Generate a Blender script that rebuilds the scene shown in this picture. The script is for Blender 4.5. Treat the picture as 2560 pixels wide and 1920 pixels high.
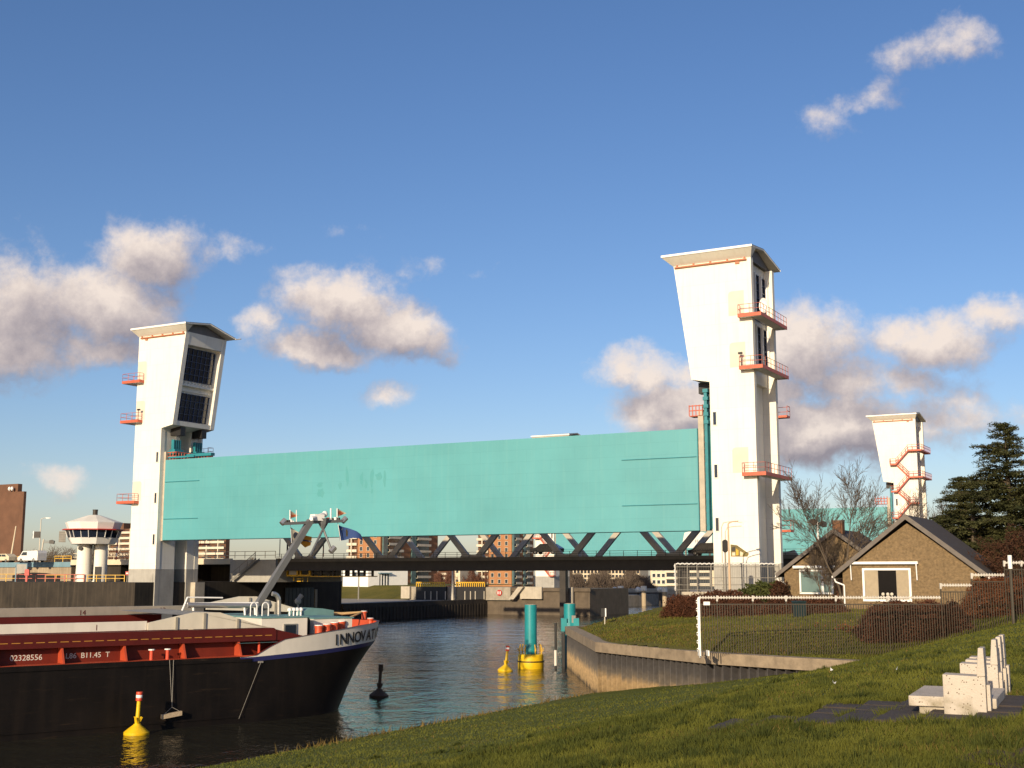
import bpy, bmesh, math, random
import numpy as np
from mathutils import Vector, Matrix, Euler
S = bpy.context.scene
for o in list(bpy.data.objects): bpy.data.objects.remove(o)
C = S.collection
R = math.radians
random.seed(7); rng = np.random.default_rng(7)
# ------------------------------------------------------------------ camera
F = 3115.0; PITCH = math.atan(477/F); EYE = 8.0
cd = bpy.data.cameras.new('camera'); cam = bpy.data.objects.new('camera', cd); C.objects.link(cam)
cam.location = (0, 0, EYE); cam.rotation_euler = (R(90)+PITCH, 0, 0)
cd.sensor_width = 36; cd.lens = 36*F/2560; cd.clip_start = .1; cd.clip_end = 12000
S.camera = cam
# ------------------------------------------------------------------ sun, sky, exposure
SUN_EL = R(16.8); SUN_DIR = Vector((-.385*math.cos(SUN_EL), -.923*math.cos(SUN_EL), math.sin(SUN_EL))).normalized()
sd = bpy.data.lights.new('sun', 'SUN'); sun = bpy.data.objects.new('sun', sd); C.objects.link(sun)
sd.energy = 4.3; sd.angle = R(.5); sd.color = (1, .82, .57)
sun.rotation_euler = (-SUN_DIR).to_track_quat('-Z', 'Y').to_euler()
S.view_settings.view_transform = 'Standard'; S.view_settings.look = 'None'
S.view_settings.exposure = .45; S.view_settings.gamma = 1; S.view_settings.use_curve_mapping = False
CA, SA = math.cos(PITCH), math.sin(PITCH)
def ray(x, y):
    v = (960-y)/F
    return Vector(((x-1280)/F, CA-v*SA, SA+v*CA))
SKY = .092
w = bpy.data.worlds.new('World'); S.world = w; w.use_nodes = True
nt = w.node_tree; N = nt.nodes; L = nt.links; N.clear()
def nd(tree, t, **k):
    n = tree.nodes.new(t)
    for a, b in k.items():
        if a[0] == 'i' and a[1:].isdigit(): n.inputs[int(a[1:])].default_value = b
        else: setattr(n, a, b)
    return n
def mth(tree, op, a, b=None, c=None, clamp=False):
    n = tree.nodes.new('ShaderNodeMath'); n.operation = op; n.use_clamp = clamp
    for i, q in enumerate((a, b, c)):
        if q is None: continue
        if isinstance(q, (int, float)): n.inputs[i].default_value = q
        else: tree.links.new(q, n.inputs[i])
    return n.outputs[0]
sky = nd(nt, 'ShaderNodeTexSky', sky_type='NISHITA', sun_disc=False, sun_elevation=SUN_EL,
         sun_rotation=math.atan2(SUN_DIR.x, SUN_DIR.y), altitude=0, air_density=1.0, dust_density=.6, ozone_density=3.0)
tc = nd(nt, 'ShaderNodeTexCoord')
BLOBS = [(40,770,190,160,1),(250,760,190,125,1),(365,640,125,105,1),(455,585,55,50,.55),(20,880,150,85,1),(210,870,190,65,.9),
 (600,625,85,45,.5),(520,640,60,40,.4),(830,760,150,85,1),(775,705,80,50,.7),(990,820,130,75,1),(1090,860,55,55,.75),(655,810,70,60,.8),(800,870,180,55,.95),
 (1080,665,90,50,.5),(1160,680,80,40,.42),(970,995,75,42,.55),(155,1200,75,42,.6),(280,1225,55,30,.4),(850,575,90,30,.3),
 (1560,920,105,60,.85),(1720,1020,170,85,1.15),(1660,940,120,60,.8),(1900,1000,160,90,1),(2010,880,150,110,1),(2080,1075,270,90,1.25),(2250,960,150,60,.9),(2330,860,170,80,1),(2490,815,100,55,.8),(2330,1040,210,60,.8),(2120,960,160,80,.8),
 (2400,95,100,60,.50),(2300,140,115,60,.60),(2190,235,100,40,.50),(2085,290,75,55,.50),(2380,1010,120,60,.7)]
def cloud_density(vec):
    acc = None
    for (x, y, rx, ry, a) in BLOBS:
        d = ray(x, y).normalized(); e1 = Vector((d.y, -d.x, 0)).normalized(); e2 = e1.cross(d).normalized()
        if e2.z < 0: e2 = -e2; e1 = -e1
        m3 = Matrix((e1, e2, e1.cross(e2))).transposed()
        mp = nd(nt, 'ShaderNodeMapping', vector_type='TEXTURE')
        mp.inputs['Location'].default_value = d; mp.inputs['Rotation'].default_value = m3.to_euler()
        mp.inputs['Scale'].default_value = (rx*1.85/F, ry*1.75/F, .3)
        L.new(vec, mp.inputs['Vector'])
        ln = nd(nt, 'ShaderNodeVectorMath', operation='LENGTH'); L.new(mp.outputs[0], ln.inputs[0])
        mr = nd(nt, 'ShaderNodeMapRange', interpolation_type='SMOOTHSTEP'); L.new(ln.outputs['Value'], mr.inputs[0])
        mr.inputs[1].default_value = 0; mr.inputs[2].default_value = 1; mr.inputs[3].default_value = a; mr.inputs[4].default_value = 0
        acc = mr.outputs[0] if acc is None else mth(nt, 'MAXIMUM', acc, mr.outputs[0])
    return acc
def fbm(vec, scale, detail, rough=.6, dim='3D'):
    n = nd(nt, 'ShaderNodeTexNoise'); n.inputs['Scale'].default_value = scale; n.inputs['Detail'].default_value = detail
    n.inputs['Roughness'].default_value = rough; L.new(vec, n.inputs['Vector']); return n
def offset(vec, o):
    a = nd(nt, 'ShaderNodeVectorMath', operation='ADD'); L.new(vec, a.inputs[0]); a.inputs[1].default_value = o; return a.outputs[0]
g0 = tc.outputs['Generated']
wn = fbm(g0, 16, 5, .6)
wa = nd(nt, 'ShaderNodeVectorMath', operation='SUBTRACT'); L.new(wn.outputs['Color'], wa.inputs[0]); wa.inputs[1].default_value = (.5, .5, .5)
wsn = nd(nt, 'ShaderNodeVectorMath', operation='SCALE'); L.new(wa.outputs[0], wsn.inputs[0]); wsn.inputs['Scale'].default_value = .055
wv = nd(nt, 'ShaderNodeVectorMath', operation='ADD'); L.new(g0, wv.inputs[0]); L.new(wsn.outputs[0], wv.inputs[1])
warp = wv.outputs[0]
def raw(off):
    p = offset(warp, off) if off else warp
    q = offset(g0, off) if off else g0
    b = cloud_density(p)
    n = fbm(q, 22, 10, .67).outputs[0]
    # generic cloud outside the frame: big soft noise, only away from the photographed direction
    return mth(nt, 'ADD', b, mth(nt, 'MULTIPLY', mth(nt, 'SUBTRACT', n, .5), 1.25)), b
sun_off = (-.012, 0, .024)
r1, b1 = raw(None); r2, b2 = raw(sun_off)
# clouds behind and beside the camera: same kind, from noise alone
dot = nd(nt, 'ShaderNodeVectorMath', operation='DOT_PRODUCT'); L.new(g0, dot.inputs[0]); dot.inputs[1].default_value = (0, 1, 0)
back = nd(nt, 'ShaderNodeMapRange', interpolation_type='SMOOTHSTEP'); L.new(dot.outputs['Value'], back.inputs[0])
back.inputs[1].default_value = .86; back.inputs[2].default_value = .70; back.inputs[3].default_value = 0; back.inputs[4].default_value = 1
sq = nd(nt, 'ShaderNodeMapping'); L.new(g0, sq.inputs[0]); sq.inputs['Scale'].default_value = (1, 1, 2.2)
gen = mth(nt, 'MULTIPLY', mth(nt, 'SUBTRACT', fbm(sq.outputs[0], 3.2, 8, .55).outputs[0], .53), 6.0)
gen = mth(nt, 'MULTIPLY', gen, back.outputs[0])
rr = mth(nt, 'MAXIMUM', mth(nt, 'SUBTRACT', r1, .25), gen)
al = nd(nt, 'ShaderNodeMapRange', interpolation_type='SMOOTHSTEP'); L.new(rr, al.inputs[0])
al.inputs[1].default_value = 0; al.inputs[2].default_value = .62; al.inputs[3].default_value = 0; al.inputs[4].default_value = .96
lit = nd(nt, 'ShaderNodeMapRange'); L.new(mth(nt, 'SUBTRACT', r1, r2), lit.inputs[0])
lit.inputs[1].default_value = -.42; lit.inputs[2].default_value = .60
thin = nd(nt, 'ShaderNodeMapRange'); L.new(r1, thin.inputs[0]); thin.inputs[1].default_value = .3; thin.inputs[2].default_value = 1.15; thin.inputs[3].default_value = .22; thin.inputs[4].default_value = -.12
litf = mth(nt, 'ADD', lit.outputs[0], thin.outputs[0], clamp=True)
cr = nd(nt, 'ShaderNodeValToRGB'); L.new(litf, cr.inputs[0])
cr.color_ramp.elements[0].position = .12; cr.color_ramp.elements[0].color = (.225/SKY, .20/SKY, .225/SKY, 1)
cr.color_ramp.elements[1].position = .95; cr.color_ramp.elements[1].color = (.68/SKY, .585/SKY, .515/SKY, 1)
e = cr.color_ramp.elements.new(.5); e.color = (.40/SKY, .345/SKY, .34/SKY, 1)
tint = nd(nt, 'ShaderNodeMix', data_type='RGBA', blend_type='MULTIPLY'); tint.inputs[0].default_value = 1
L.new(sky.outputs[0], tint.inputs[6]); tint.inputs[7].default_value = (1.03, .95, 1.03, 1)
hs = nd(nt, 'ShaderNodeHueSaturation'); hs.inputs['Saturation'].default_value = 1.12; hs.inputs['Value'].default_value = .95; L.new(tint.outputs[2], hs.inputs['Color'])
mx = nd(nt, 'ShaderNodeMix', data_type='RGBA'); L.new(al.outputs[0], mx.inputs[0]); L.new(hs.outputs[0], mx.inputs[6]); L.new(cr.outputs[0], mx.inputs[7])
bg = nd(nt, 'ShaderNodeBackground'); L.new(mx.outputs[2], bg.inputs[0]); bg.inputs[1].default_value = SKY
wo = nd(nt, 'ShaderNodeOutputWorld'); L.new(bg.outputs[0], wo.inputs[0])
w.cycles.sampling_method = 'MANUAL'; w.cycles.sample_map_resolution = 256
S.render.engine = 'CYCLES'; S.cycles.max_bounces = 6; S.cycles.transparent_max_bounces = 8
# ------------------------------------------------------------------ frames
U = Vector((.875, -.4841, 0)); V = Vector((.4841, .875, 0))
def W(u, v, z): return U*u + V*v + Vector((0, 0, z))
def P_d(x, y, D): d = ray(x, y); t = D/d.y; return Vector((d.x*t, D, EYE+d.z*t))
def P_z(x, y, z): d = ray(x, y); t = (z-EYE)/d.z; return Vector((d.x*t, d.y*t, z))
def P_v(x, y, v): d = ray(x, y); t = v/(d.x*V.x+d.y*V.y); return Vector((d.x*t, d.y*t, EYE+d.z*t))
def uvz(p): return (p.dot(U), p.dot(V), p.z)
def ident(x, y, z): return Vector((x, y, z))
def frame(o, ang):
    ca, sa = math.cos(ang), math.sin(ang); o = Vector(o)
    return lambda x, y, z: o + Vector((ca*x-sa*y, sa*x+ca*y, z))
# ------------------------------------------------------------------ mesh builder
class G:
    def __init__(s, T=ident): s.T = T; s.v = []; s.f = []
    def add(s, vs, fs):
        b = len(s.v); s.v += [s.T(*p) for p in vs]; s.f += [tuple(b+i for i in f) for f in fs]; return s
    def box(s, x0, x1, y0, y1, z0, z1):
        return s.add([(x0,y0,z0),(x1,y0,z0),(x1,y1,z0),(x0,y1,z0),(x0,y0,z1),(x1,y0,z1),(x1,y1,z1),(x0,y1,z1)],
                     [(0,3,2,1),(4,5,6,7),(0,1,5,4),(1,2,6,5),(2,3,7,6),(3,0,4,7)])
    def prism(s, poly, axis, a, b):
        n = len(poly)
        def pt(p, q):
            if axis == 'y': return (p[0], q, p[1])
            if axis == 'x': return (q, p[0], p[1])
            return (p[0], p[1], q)
        return s.add([pt(p, a) for p in poly]+[pt(p, b) for p in poly],
                     [tuple(range(n)), tuple(range(2*n-1, n-1, -1))]+[(i, (i+1) % n, n+(i+1) % n, n+i) for i in range(n)])
    def quad(s, *p): return s.add(list(p), [tuple(range(len(p)))])
    def tube(s, p, q, r, n=6, r2=None, cap=True):
        p = Vector(s.T(*p)); q = Vector(s.T(*q)); d = q-p
        if d.length < 1e-6: return s
        d.normalize(); a = d.orthogonal().normalized(); b = d.cross(a); r2 = r if r2 is None else r2
        B = len(s.v)
        for c, rr in ((p, r), (q, r2)):
            for i in range(n):
                t = 2*math.pi*(i+.5)/n; s.v.append(c+a*(math.cos(t)*rr)+b*(math.sin(t)*rr))
        s.f += [(B+i, B+(i+1) % n, B+n+(i+1) % n, B+n+i) for i in range(n)]
        if cap: s.f += [tuple(B+n-1-i for i in range(n)), tuple(B+n+i for i in range(n))]
        return s
    def path(s, pts, r, n=6):
        for a, b in zip(pts, pts[1:]): s.tube(a, b, r, n)
        return s
    def lathe(s, c, prof, n=16):
        B = len(s.v); m = len(prof)
        for (r, z) in prof:
            for i in range(n):
                t = 2*math.pi*i/n; s.v.append(Vector(s.T(c[0]+r*math.cos(t), c[1]+r*math.sin(t), c[2]+z)))
        for k in range(m-1):
            s.f += [(B+k*n+i, B+k*n+(i+1) % n, B+(k+1)*n+(i+1) % n, B+(k+1)*n+i) for i in range(n)]
        s.f += [tuple(B+n-1-i for i in range(n)), tuple(B+(m-1)*n+i for i in range(n))]
        return s
    def ball(s, c, r, n=8, m=5):
        return s.lathe(c, [(max(.02*r, r*math.sin(math.pi*k/m)), -r*math.cos(math.pi*k/m)) for k in range(m+1)], n)
    def mesh(s, name, m, smooth=False, recalc=True):
        me = bpy.data.meshes.new(name); me.from_pydata([tuple(v) for v in s.v], [], s.f)
        if recalc:
            bm = bmesh.new(); bm.from_mesh(me); bmesh.ops.recalc_face_normals(bm, faces=bm.faces); bm.to_mesh(me); bm.free()
        if smooth:
            for p in me.polygons: p.use_smooth = True
            try: me.set_sharp_from_angle(angle=R(40))
            except Exception: pass
        me.materials.append(m); return me
    def build(s, name, m, parent=None, smooth=False, **kw):
        o = bpy.data.objects.new(name, s.mesh(name, m, smooth)); C.objects.link(o); att(o, parent)
        tag(o, **kw); return o
WL = {}
def wloc(o):
    p = Vector((0, 0, 0)); q = o
    return WL.get(o.name, Vector((0, 0, 0)))
def att(o, parent):
    WL[o.name] = Vector(o.location)
    if parent is not None:
        o.parent = parent; o.matrix_parent_inverse = Matrix.Translation(-wloc(parent))
def tag(o, label=None, cat=None, group=None, kind=None):
    for k, v in (('label', label), ('category', cat), ('group', group), ('kind', kind)):
        if v: o[k] = v
    return o
def thing(name, label, cat, loc, group=None):
    o = bpy.data.objects.new(name, None); C.objects.link(o); o.location = loc; o.empty_display_size = .3
    WL[o.name] = Vector(loc); tag(o, label, cat, group); return o
def inst(me, name, parent, loc, rotz=0, scale=None):
    o = bpy.data.objects.new(name, me); C.objects.link(o); o.location = loc
    if rotz: o.rotation_euler = (0, 0, rotz)
    if scale: o.scale = scale
    att(o, parent); return o
def kids(o): return [c for c in o.children]
def dup(root, loc, label=None, rotz=0, group=None):
    r = root.copy(); C.objects.link(r); r.location = loc; r.rotation_euler = (0, 0, rotz); WL[r.name] = Vector(loc)
    if label: r['label'] = label
    if group: r['group'] = group
    def rec(src, dst):
        for ch in kids(src):
            c = ch.copy(); C.objects.link(c); c.parent = dst; c.matrix_parent_inverse = ch.matrix_parent_inverse.copy(); rec(ch, c)
    rec(root, r); return r
# ------------------------------------------------------------------ materials
MATS = {}
def mat(name, col, rough=.6, var=.12, scale=1.5, bump=0, bscale=30, metal=0, streak=0, streak_col=None, spec=.5, var2=None, stretch=(1, 1, 1), coat=0):
    m = bpy.data.materials.new(name); m.use_nodes = True; t = m.node_tree; n = t.nodes; l = t.links
    b = n['Principled BSDF']; b.inputs['Roughness'].default_value = rough; b.inputs['Metallic'].default_value = metal
    b.inputs['Specular IOR Level'].default_value = spec
    if coat: b.inputs['Coat Weight'].default_value = coat
    co = n.new('ShaderNodeTexCoord')
    mp = n.new('ShaderNodeMapping'); l.new(co.outputs['Object'], mp.inputs[0]); mp.inputs['Scale'].default_value = stretch
    nz = n.new('ShaderNodeTexNoise'); nz.inputs['Scale'].default_value = scale; nz.inputs['Detail'].default_value = 8; nz.inputs['Roughness'].default_value = .62
    l.new(mp.outputs[0], nz.inputs['Vector'])
    r = n.new('ShaderNodeValToRGB'); l.new(nz.outputs[0], r.inputs[0])
    c = np.array(col[:3]); c2 = c*(1-var) if var2 is None else np.array(var2)
    r.color_ramp.elements[0].position = .32; r.color_ramp.elements[0].color = (*c2, 1)
    r.color_ramp.elements[1].position = .68; r.color_ramp.elements[1].color = (*np.minimum(c*(1+var*.6), 1), 1)
    out = r.outputs[0]
    if streak:
        ms = n.new('ShaderNodeMapping'); l.new(co.outputs['Object'], ms.inputs[0]); ms.inputs['Scale'].default_value = (2.2, 2.2, .12)
        ns = n.new('ShaderNodeTexNoise'); ns.inputs['Scale'].default_value = 1.1; ns.inputs['Detail'].default_value = 6; l.new(ms.outputs[0], ns.inputs['Vector'])
        mr = n.new('ShaderNodeMapRange'); l.new(ns.outputs[0], mr.inputs[0]); mr.inputs[1].default_value = .5; mr.inputs[2].default_value = .74; mr.inputs[4].default_value = streak
        mxx = n.new('ShaderNodeMix'); mxx.data_type = 'RGBA'; l.new(mr.outputs[0], mxx.inputs[0]); l.new(out, mxx.inputs[6])
        mxx.inputs[7].default_value = (*(streak_col or tuple(c*.5)), 1); out = mxx.outputs[2]
    l.new(out, b.inputs['Base Color'])
    if bump:
        nb = n.new('ShaderNodeTexNoise'); nb.inputs['Scale'].default_value = bscale; nb.inputs['Detail'].default_value = 4; l.new(mp.outputs[0], nb.inputs['Vector'])
        bp = n.new('ShaderNodeBump'); bp.inputs['Strength'].default_value = bump; bp.inputs['Distance'].default_value = .05; l.new(nb.outputs[0], bp.inputs['Height']); l.new(bp.outputs[0], b.inputs['Normal'])
    MATS[name] = m; return m
def glassmat(name, col, rough=.08):
    m = mat(name, col, rough, var=.25, scale=.5, spec=.8); return m
M = dict(
 tower=mat('tower_white_paint', (.80,.765,.68), .65, .05, .4, .06, 6, streak=.28, streak_col=(.62,.55,.44)),
 patch=mat('paint_patch', (.66,.57,.47), .7, .08, .6),
 greyconc=mat('grey_concrete', (.36,.345,.31), .8, .15, .7, .1, 8, streak=.3),
 conc=mat('concrete', (.33,.29,.23), .85, .25, .9, .25, 9, streak=.35, streak_col=(.12,.1,.075)),
 lightconc=mat('light_concrete', (.45,.40,.32), .85, .18, .9, .2, 9, streak=.25),
 darkconc=mat('dark_concrete', (.030,.023,.016), .9, .45, .35, .3, 5, streak=.45, streak_col=(.085,.066,.046)),  # very dark base colour with paler vertical streaks
 soffit=mat('soffit_grey', (.72,.69,.62), .8, .08, .8),
 red=mat('balcony_red_paint', (.52,.11,.055), .55, .15, 2),
 railred=mat('rail_red_paint', (.45,.10,.06), .5, .15, 2),
 pipe=mat('orange_pipe', (.42,.16,.08), .5, .1, 2),
 teal=mat('gate_teal_paint', (.095,.325,.355), .42, .10, .10, .03, 3, streak=.30, streak_col=(.14,.355,.36)),
 touch=mat('touch_up_teal', (.06,.255,.27), .45, .25, 1.5, var2=(.085,.30,.31)),
 tealdark=mat('teal_steel', (.02,.20,.24), .4, .2, 1),
 steelgrey=mat('grey_steel', (.22,.205,.18), .55, .15, 1.2, streak=.2),
 darksteel=mat('dark_bridge_steel', (.035,.028,.022), .6, .3, .8, streak=.3),
 black=mat('black_paint', (.012,.011,.011), .5, .3, 1),
 glassdark=glassmat('dark_blue_glass', (.012,.018,.034)),
 bluef=mat('blue_window_frame', (.03,.055,.13), .4, .1, 2),
 white=mat('white_paint', (.80,.79,.76), .5, .05, 1.5),
 roofgrey=mat('roof_grey', (.16,.15,.145), .7, .2, 1),
)
def seams(m, w_, h_, k, col, strength=.35):
    t = m.node_tree; l = t.links; b = t.nodes['Principled BSDF']; src = b.inputs['Base Color'].links[0].from_socket
    co = t.nodes.new('ShaderNodeNewGeometry'); dt = t.nodes.new('ShaderNodeVectorMath'); dt.operation = 'DOT_PRODUCT'; l.new(co.outputs['Position'], dt.inputs[0]); dt.inputs[1].default_value = (U.x, U.y, 0)
    sp = t.nodes.new('ShaderNodeSeparateXYZ'); l.new(co.outputs['Position'], sp.inputs[0]); cb = t.nodes.new('ShaderNodeCombineXYZ'); l.new(dt.outputs['Value'], cb.inputs[0]); l.new(sp.outputs[2], cb.inputs[1])
    br_ = t.nodes.new('ShaderNodeTexBrick'); l.new(cb.outputs[0], br_.inputs['Vector']); br_.inputs['Scale'].default_value = 1; br_.inputs['Brick Width'].default_value = w_; br_.inputs['Row Height'].default_value = h_; br_.inputs['Mortar Size'].default_value = k; br_.offset = .5
    br_.inputs['Color1'].default_value = (1, 1, 1, 1); br_.inputs['Color2'].default_value = (.965, .975, .975, 1); br_.inputs['Mortar'].default_value = col
    mx = t.nodes.new('ShaderNodeMix'); mx.data_type = 'RGBA'; mx.blend_type = 'MULTIPLY'; mx.inputs[0].default_value = 1; l.new(src, mx.inputs[6]); l.new(br_.outputs['Color'], mx.inputs[7]); l.new(mx.outputs[2], b.inputs['Base Color'])
seams(M['teal'], 6.5, 1.44, .03, (.90, .92, .92, 1)); seams(M['tower'], 2.6, 2.4, .03, (.93, .92, .9, 1))
print('core ok')
# ================================================================== SETTING: water and ground
def water_material():
    m = bpy.data.materials.new('river_water'); m.use_nodes = True; t = m.node_tree; l = t.links
    b = t.nodes['Principled BSDF']; b.inputs['Base Color'].default_value = (.022, .021, .014, 1); b.inputs['Roughness'].default_value = .07
    b.inputs['IOR'].default_value = 1.33
    co = t.nodes.new('ShaderNodeTexCoord'); acc = None
    for (sc, st, wgt, det) in ((.16, (1, 1, 1), .55, 2), (.75, (1.0, .62, 1), .30, 4), (2.6, (1, .7, 1), .11, 3)):
        mp = t.nodes.new('ShaderNodeMapping'); mp.inputs['Scale'].default_value = st; mp.inputs['Rotation'].default_value = (0, 0, .5); l.new(co.outputs['Object'], mp.inputs[0])
        nz = t.nodes.new('ShaderNodeTexNoise'); nz.inputs['Scale'].default_value = sc; nz.inputs['Detail'].default_value = det; nz.inputs['Distortion'].default_value = .6
        l.new(mp.outputs[0], nz.inputs['Vector']); q = mth(t, 'MULTIPLY', nz.outputs[0], wgt); acc = q if acc is None else mth(t, 'ADD', acc, q)
    bp = t.nodes.new('ShaderNodeBump'); bp.inputs['Strength'].default_value = 1.0; bp.inputs['Distance'].default_value = .42
    l.new(acc, bp.inputs['Height']); l.new(bp.outputs[0], b.inputs['Normal']); return m
M['water'] = water_material()
g = G(); g.quad((-3000, -200, 0), (3000, -200, 0), (3000, 5000, 0), (-3000, 5000, 0)); g.build('river_water', M['water'], kind='structure')

def grass_mat(name, a, b_, c, dry):
    m = bpy.data.materials.new(name); m.use_nodes = True; t = m.node_tree; l = t.links; b = t.nodes['Principled BSDF']
    b.inputs['Roughness'].default_value = .85; b.inputs['Specular IOR Level'].default_value = .15
    co = t.nodes.new('ShaderNodeTexCoord')
    n1 = t.nodes.new('ShaderNodeTexNoise'); n1.inputs['Scale'].default_value = .22; n1.inputs['Detail'].default_value = 9; n1.inputs['Roughness'].default_value = .7; l.new(co.outputs['Object'], n1.inputs[0])
    r = t.nodes.new('ShaderNodeValToRGB'); l.new(n1.outputs[0], r.inputs[0]); e = r.color_ramp.elements
    e[0].position = .3; e[0].color = (*a, 1); e[1].position = .72; e[1].color = (*c, 1); k = e.new(.52); k.color = (*b_, 1)
    n2 = t.nodes.new('ShaderNodeTexNoise'); n2.inputs['Scale'].default_value = 7; n2.inputs['Detail'].default_value = 6; n2.inputs['Roughness'].default_value = .75; l.new(co.outputs['Object'], n2.inputs[0])
    mr = t.nodes.new('ShaderNodeMapRange'); l.new(n2.outputs[0], mr.inputs[0]); mr.inputs[1].default_value = .54; mr.inputs[2].default_value = .72; mr.inputs[4].default_value = .6
    mx = t.nodes.new('ShaderNodeMix'); mx.data_type = 'RGBA'; l.new(mr.outputs[0], mx.inputs[0]); l.new(r.outputs[0], mx.inputs[6]); mx.inputs[7].default_value = (*dry, 1); l.new(mx.outputs[2], b.inputs['Base Color'])
    bp = t.nodes.new('ShaderNodeBump'); bp.inputs['Strength'].default_value = .9; bp.inputs['Distance'].default_value = .12
    n3 = t.nodes.new('ShaderNodeTexNoise'); n3.inputs['Scale'].default_value = 9; n3.inputs['Detail'].default_value = 6; l.new(co.outputs['Object'], n3.inputs[0]); l.new(n3.outputs[0], bp.inputs['Height']); l.new(bp.outputs[0], b.inputs['Normal'])
    return m
M['grass'] = grass_mat('mown_grass', (.068, .084, .011), (.098, .112, .015), (.135, .132, .021), (.15, .115, .035))
M['grass2'] = grass_mat('bank_grass', (.085, .085, .014), (.125, .112, .020), (.17, .135, .032), (.20, .12, .045))
FU = np.array([-60, -45, -38.2, -36.5, -28, -22, -16.5, -14.2, -11, -7, -3, 0, 12, 60, 300.]); FZ = np.array([-3, -1.2, -.12, .2, 1.45, 2.35, 3.35, 3.95, 5.05, 5.86, 6.32, 6.42, 6.52, 6.6, 6.6])
def hash_noise(x, y):
    return (np.sin(x*.61+y*.37)+np.sin(x*.23-y*.71+1.7)+.6*np.sin(x*1.7+y*1.3+.4)+.5*np.sin(-x*1.1+y*2.3+2.))/3.1
def smooth_fz(u):
    return sum(np.interp(u+d, FU, FZ) for d in (-2, -1.2, -.5, 0, .5, 1.2, 2))/7
def z_near(x, y):
    u = x*U.x+y*U.y
    return smooth_fz(u)+.07*hash_noise(x*.8, y*.8)*np.clip((u+38)/6, 0, 1)
# quay cap polyline (top edge line) and the fence line behind it
CAP = [P_z(1412, 1566, 3.5), P_z(1488, 1607, 3.45), P_z(1760, 1633, 3.45), P_z(1960, 1645, 3.45), P_z(2185, 1657, 3.45)]
EDGE = [(c.x, c.y) for c in CAP] + [(24.0, 66), (32, 72), (60, 84), (120, 100)]
def edge_dist(x, y):   # signed distance to the quay line; positive on the land side
    best = np.full(np.shape(x), 1e9); sg = np.ones(np.shape(x))
    for (a, b) in zip(EDGE, EDGE[1:]):
        dx, dy = b[0]-a[0], b[1]-a[1]; L2 = dx*dx+dy*dy
        t = np.clip(((x-a[0])*dx+(y-a[1])*dy)/L2, 0, 1); px, py = a[0]+t*dx-x, a[1]+t*dy-y; d = np.hypot(px, py)
        s = np.sign(dx*(y-a[1])-dy*(x-a[0])); up = d < best; best = np.where(up, d, best); sg = np.where(up, s, sg)
    return best*sg
PTS = [(4.6, 109.5, 3.38), (5.7, 85.6, 3.38), (8.3, 79, 3.38), (11.2, 73, 3.38), (15, 69.5, 3.38), (18.8, 65.3, 3.45), (8.2, 110.5, 3.95), (12, 115, 4.4), (16.6, 128, 5.2), (10, 96, 3.9),
 (14.8, 80.5, 4.5), (17, 83, 4.7), (18.5, 79.5, 4.55), (24, 84, 5.1), (13.5, 76.5, 3.6), (17, 76, 3.75), (20.5, 74.5, 3.75), (24, 77, 4.05), (27, 77.5, 4.7), (21.5, 73, 3.35), (24.5, 73, 3.95), (28.2, 73, 5.1), (32, 74, 5.75), (40, 76, 6.2), (60, 84, 6.4),
 (20, 130, 5.6), (35, 140, 5.8), (25, 110, 5.4), (30, 92, 5.5), (45, 100, 5.9), (70, 120, 6.2), (90, 150, 6.2), (28, 66, 4.7), (34, 66, 5.9), (120, 100, 6.5), (24, 150, 5.7), (60, 200, 6), (40, 260, 5.8), (120, 260, 6)]
PA = np.array(PTS, float)
def tps(r): return np.where(r > 1e-6, r*r*np.log(np.maximum(r, 1e-6)), 0)
_n = len(PA); _K = tps(np.hypot(PA[:, None, 0]-PA[None, :, 0], PA[:, None, 1]-PA[None, :, 1]))+np.eye(_n)*.6
_P = np.c_[np.ones(_n), PA[:, :2]]; _s = np.linalg.solve(np.block([[_K, _P], [_P.T, np.zeros((3, 3))]]), np.r_[PA[:, 2], 0, 0, 0])
def z_land(x, y):
    x = np.asarray(x, float); y = np.asarray(y, float); r = np.hypot(x[..., None]-PA[:, 0], y[..., None]-PA[:, 1])
    return tps(r)@_s[:_n]+_s[_n]+_s[_n+1]*x+_s[_n+2]*y+.05*hash_noise(x*1.1, y*1.1)*np.clip((edge_dist(x, y)-1)/3, 0, 1)
def grid_mesh(name, xs, ys, zf, keep, m, kind='structure'):
    X, Y = np.meshgrid(xs, ys); Z = zf(X, Y); nx, ny = len(xs), len(ys)
    me = bpy.data.meshes.new(name); idx = np.arange(nx*ny).reshape(ny, nx)
    k = keep((X[:-1, :-1]+X[1:, 1:])/2, (Y[:-1, :-1]+Y[1:, 1:])/2)
    q = np.stack([idx[:-1, :-1], idx[:-1, 1:], idx[1:, 1:], idx[1:, :-1]], -1)[k]
    used = np.unique(q); rem = np.full(nx*ny, -1); rem[used] = np.arange(len(used))
    co = np.stack([X, Y, Z], -1).reshape(-1, 3)[used]
    me.vertices.add(len(co)); me.vertices.foreach_set('co', co.ravel()); nq = len(q)
    me.loops.add(nq*4); me.loops.foreach_set('vertex_index', rem[q].ravel().astype(np.int32))
    me.polygons.add(nq); me.polygons.foreach_set('loop_start', np.arange(nq, dtype=np.int32)*4)
    me.update(calc_edges=True); me.polygons.foreach_set('use_smooth', np.ones(nq, bool)); me.materials.append(m)
    o = bpy.data.objects.new(name, me); C.objects.link(o); tag(o, kind=kind); return o
grid_mesh('grass_dyke', np.arange(-60, 100, .55), np.arange(-60, 92, .55), z_near, lambda x, y: (edge_dist(x, y) < .7) & (x*U.x+y*U.y > -44), M['grass'])
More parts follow.
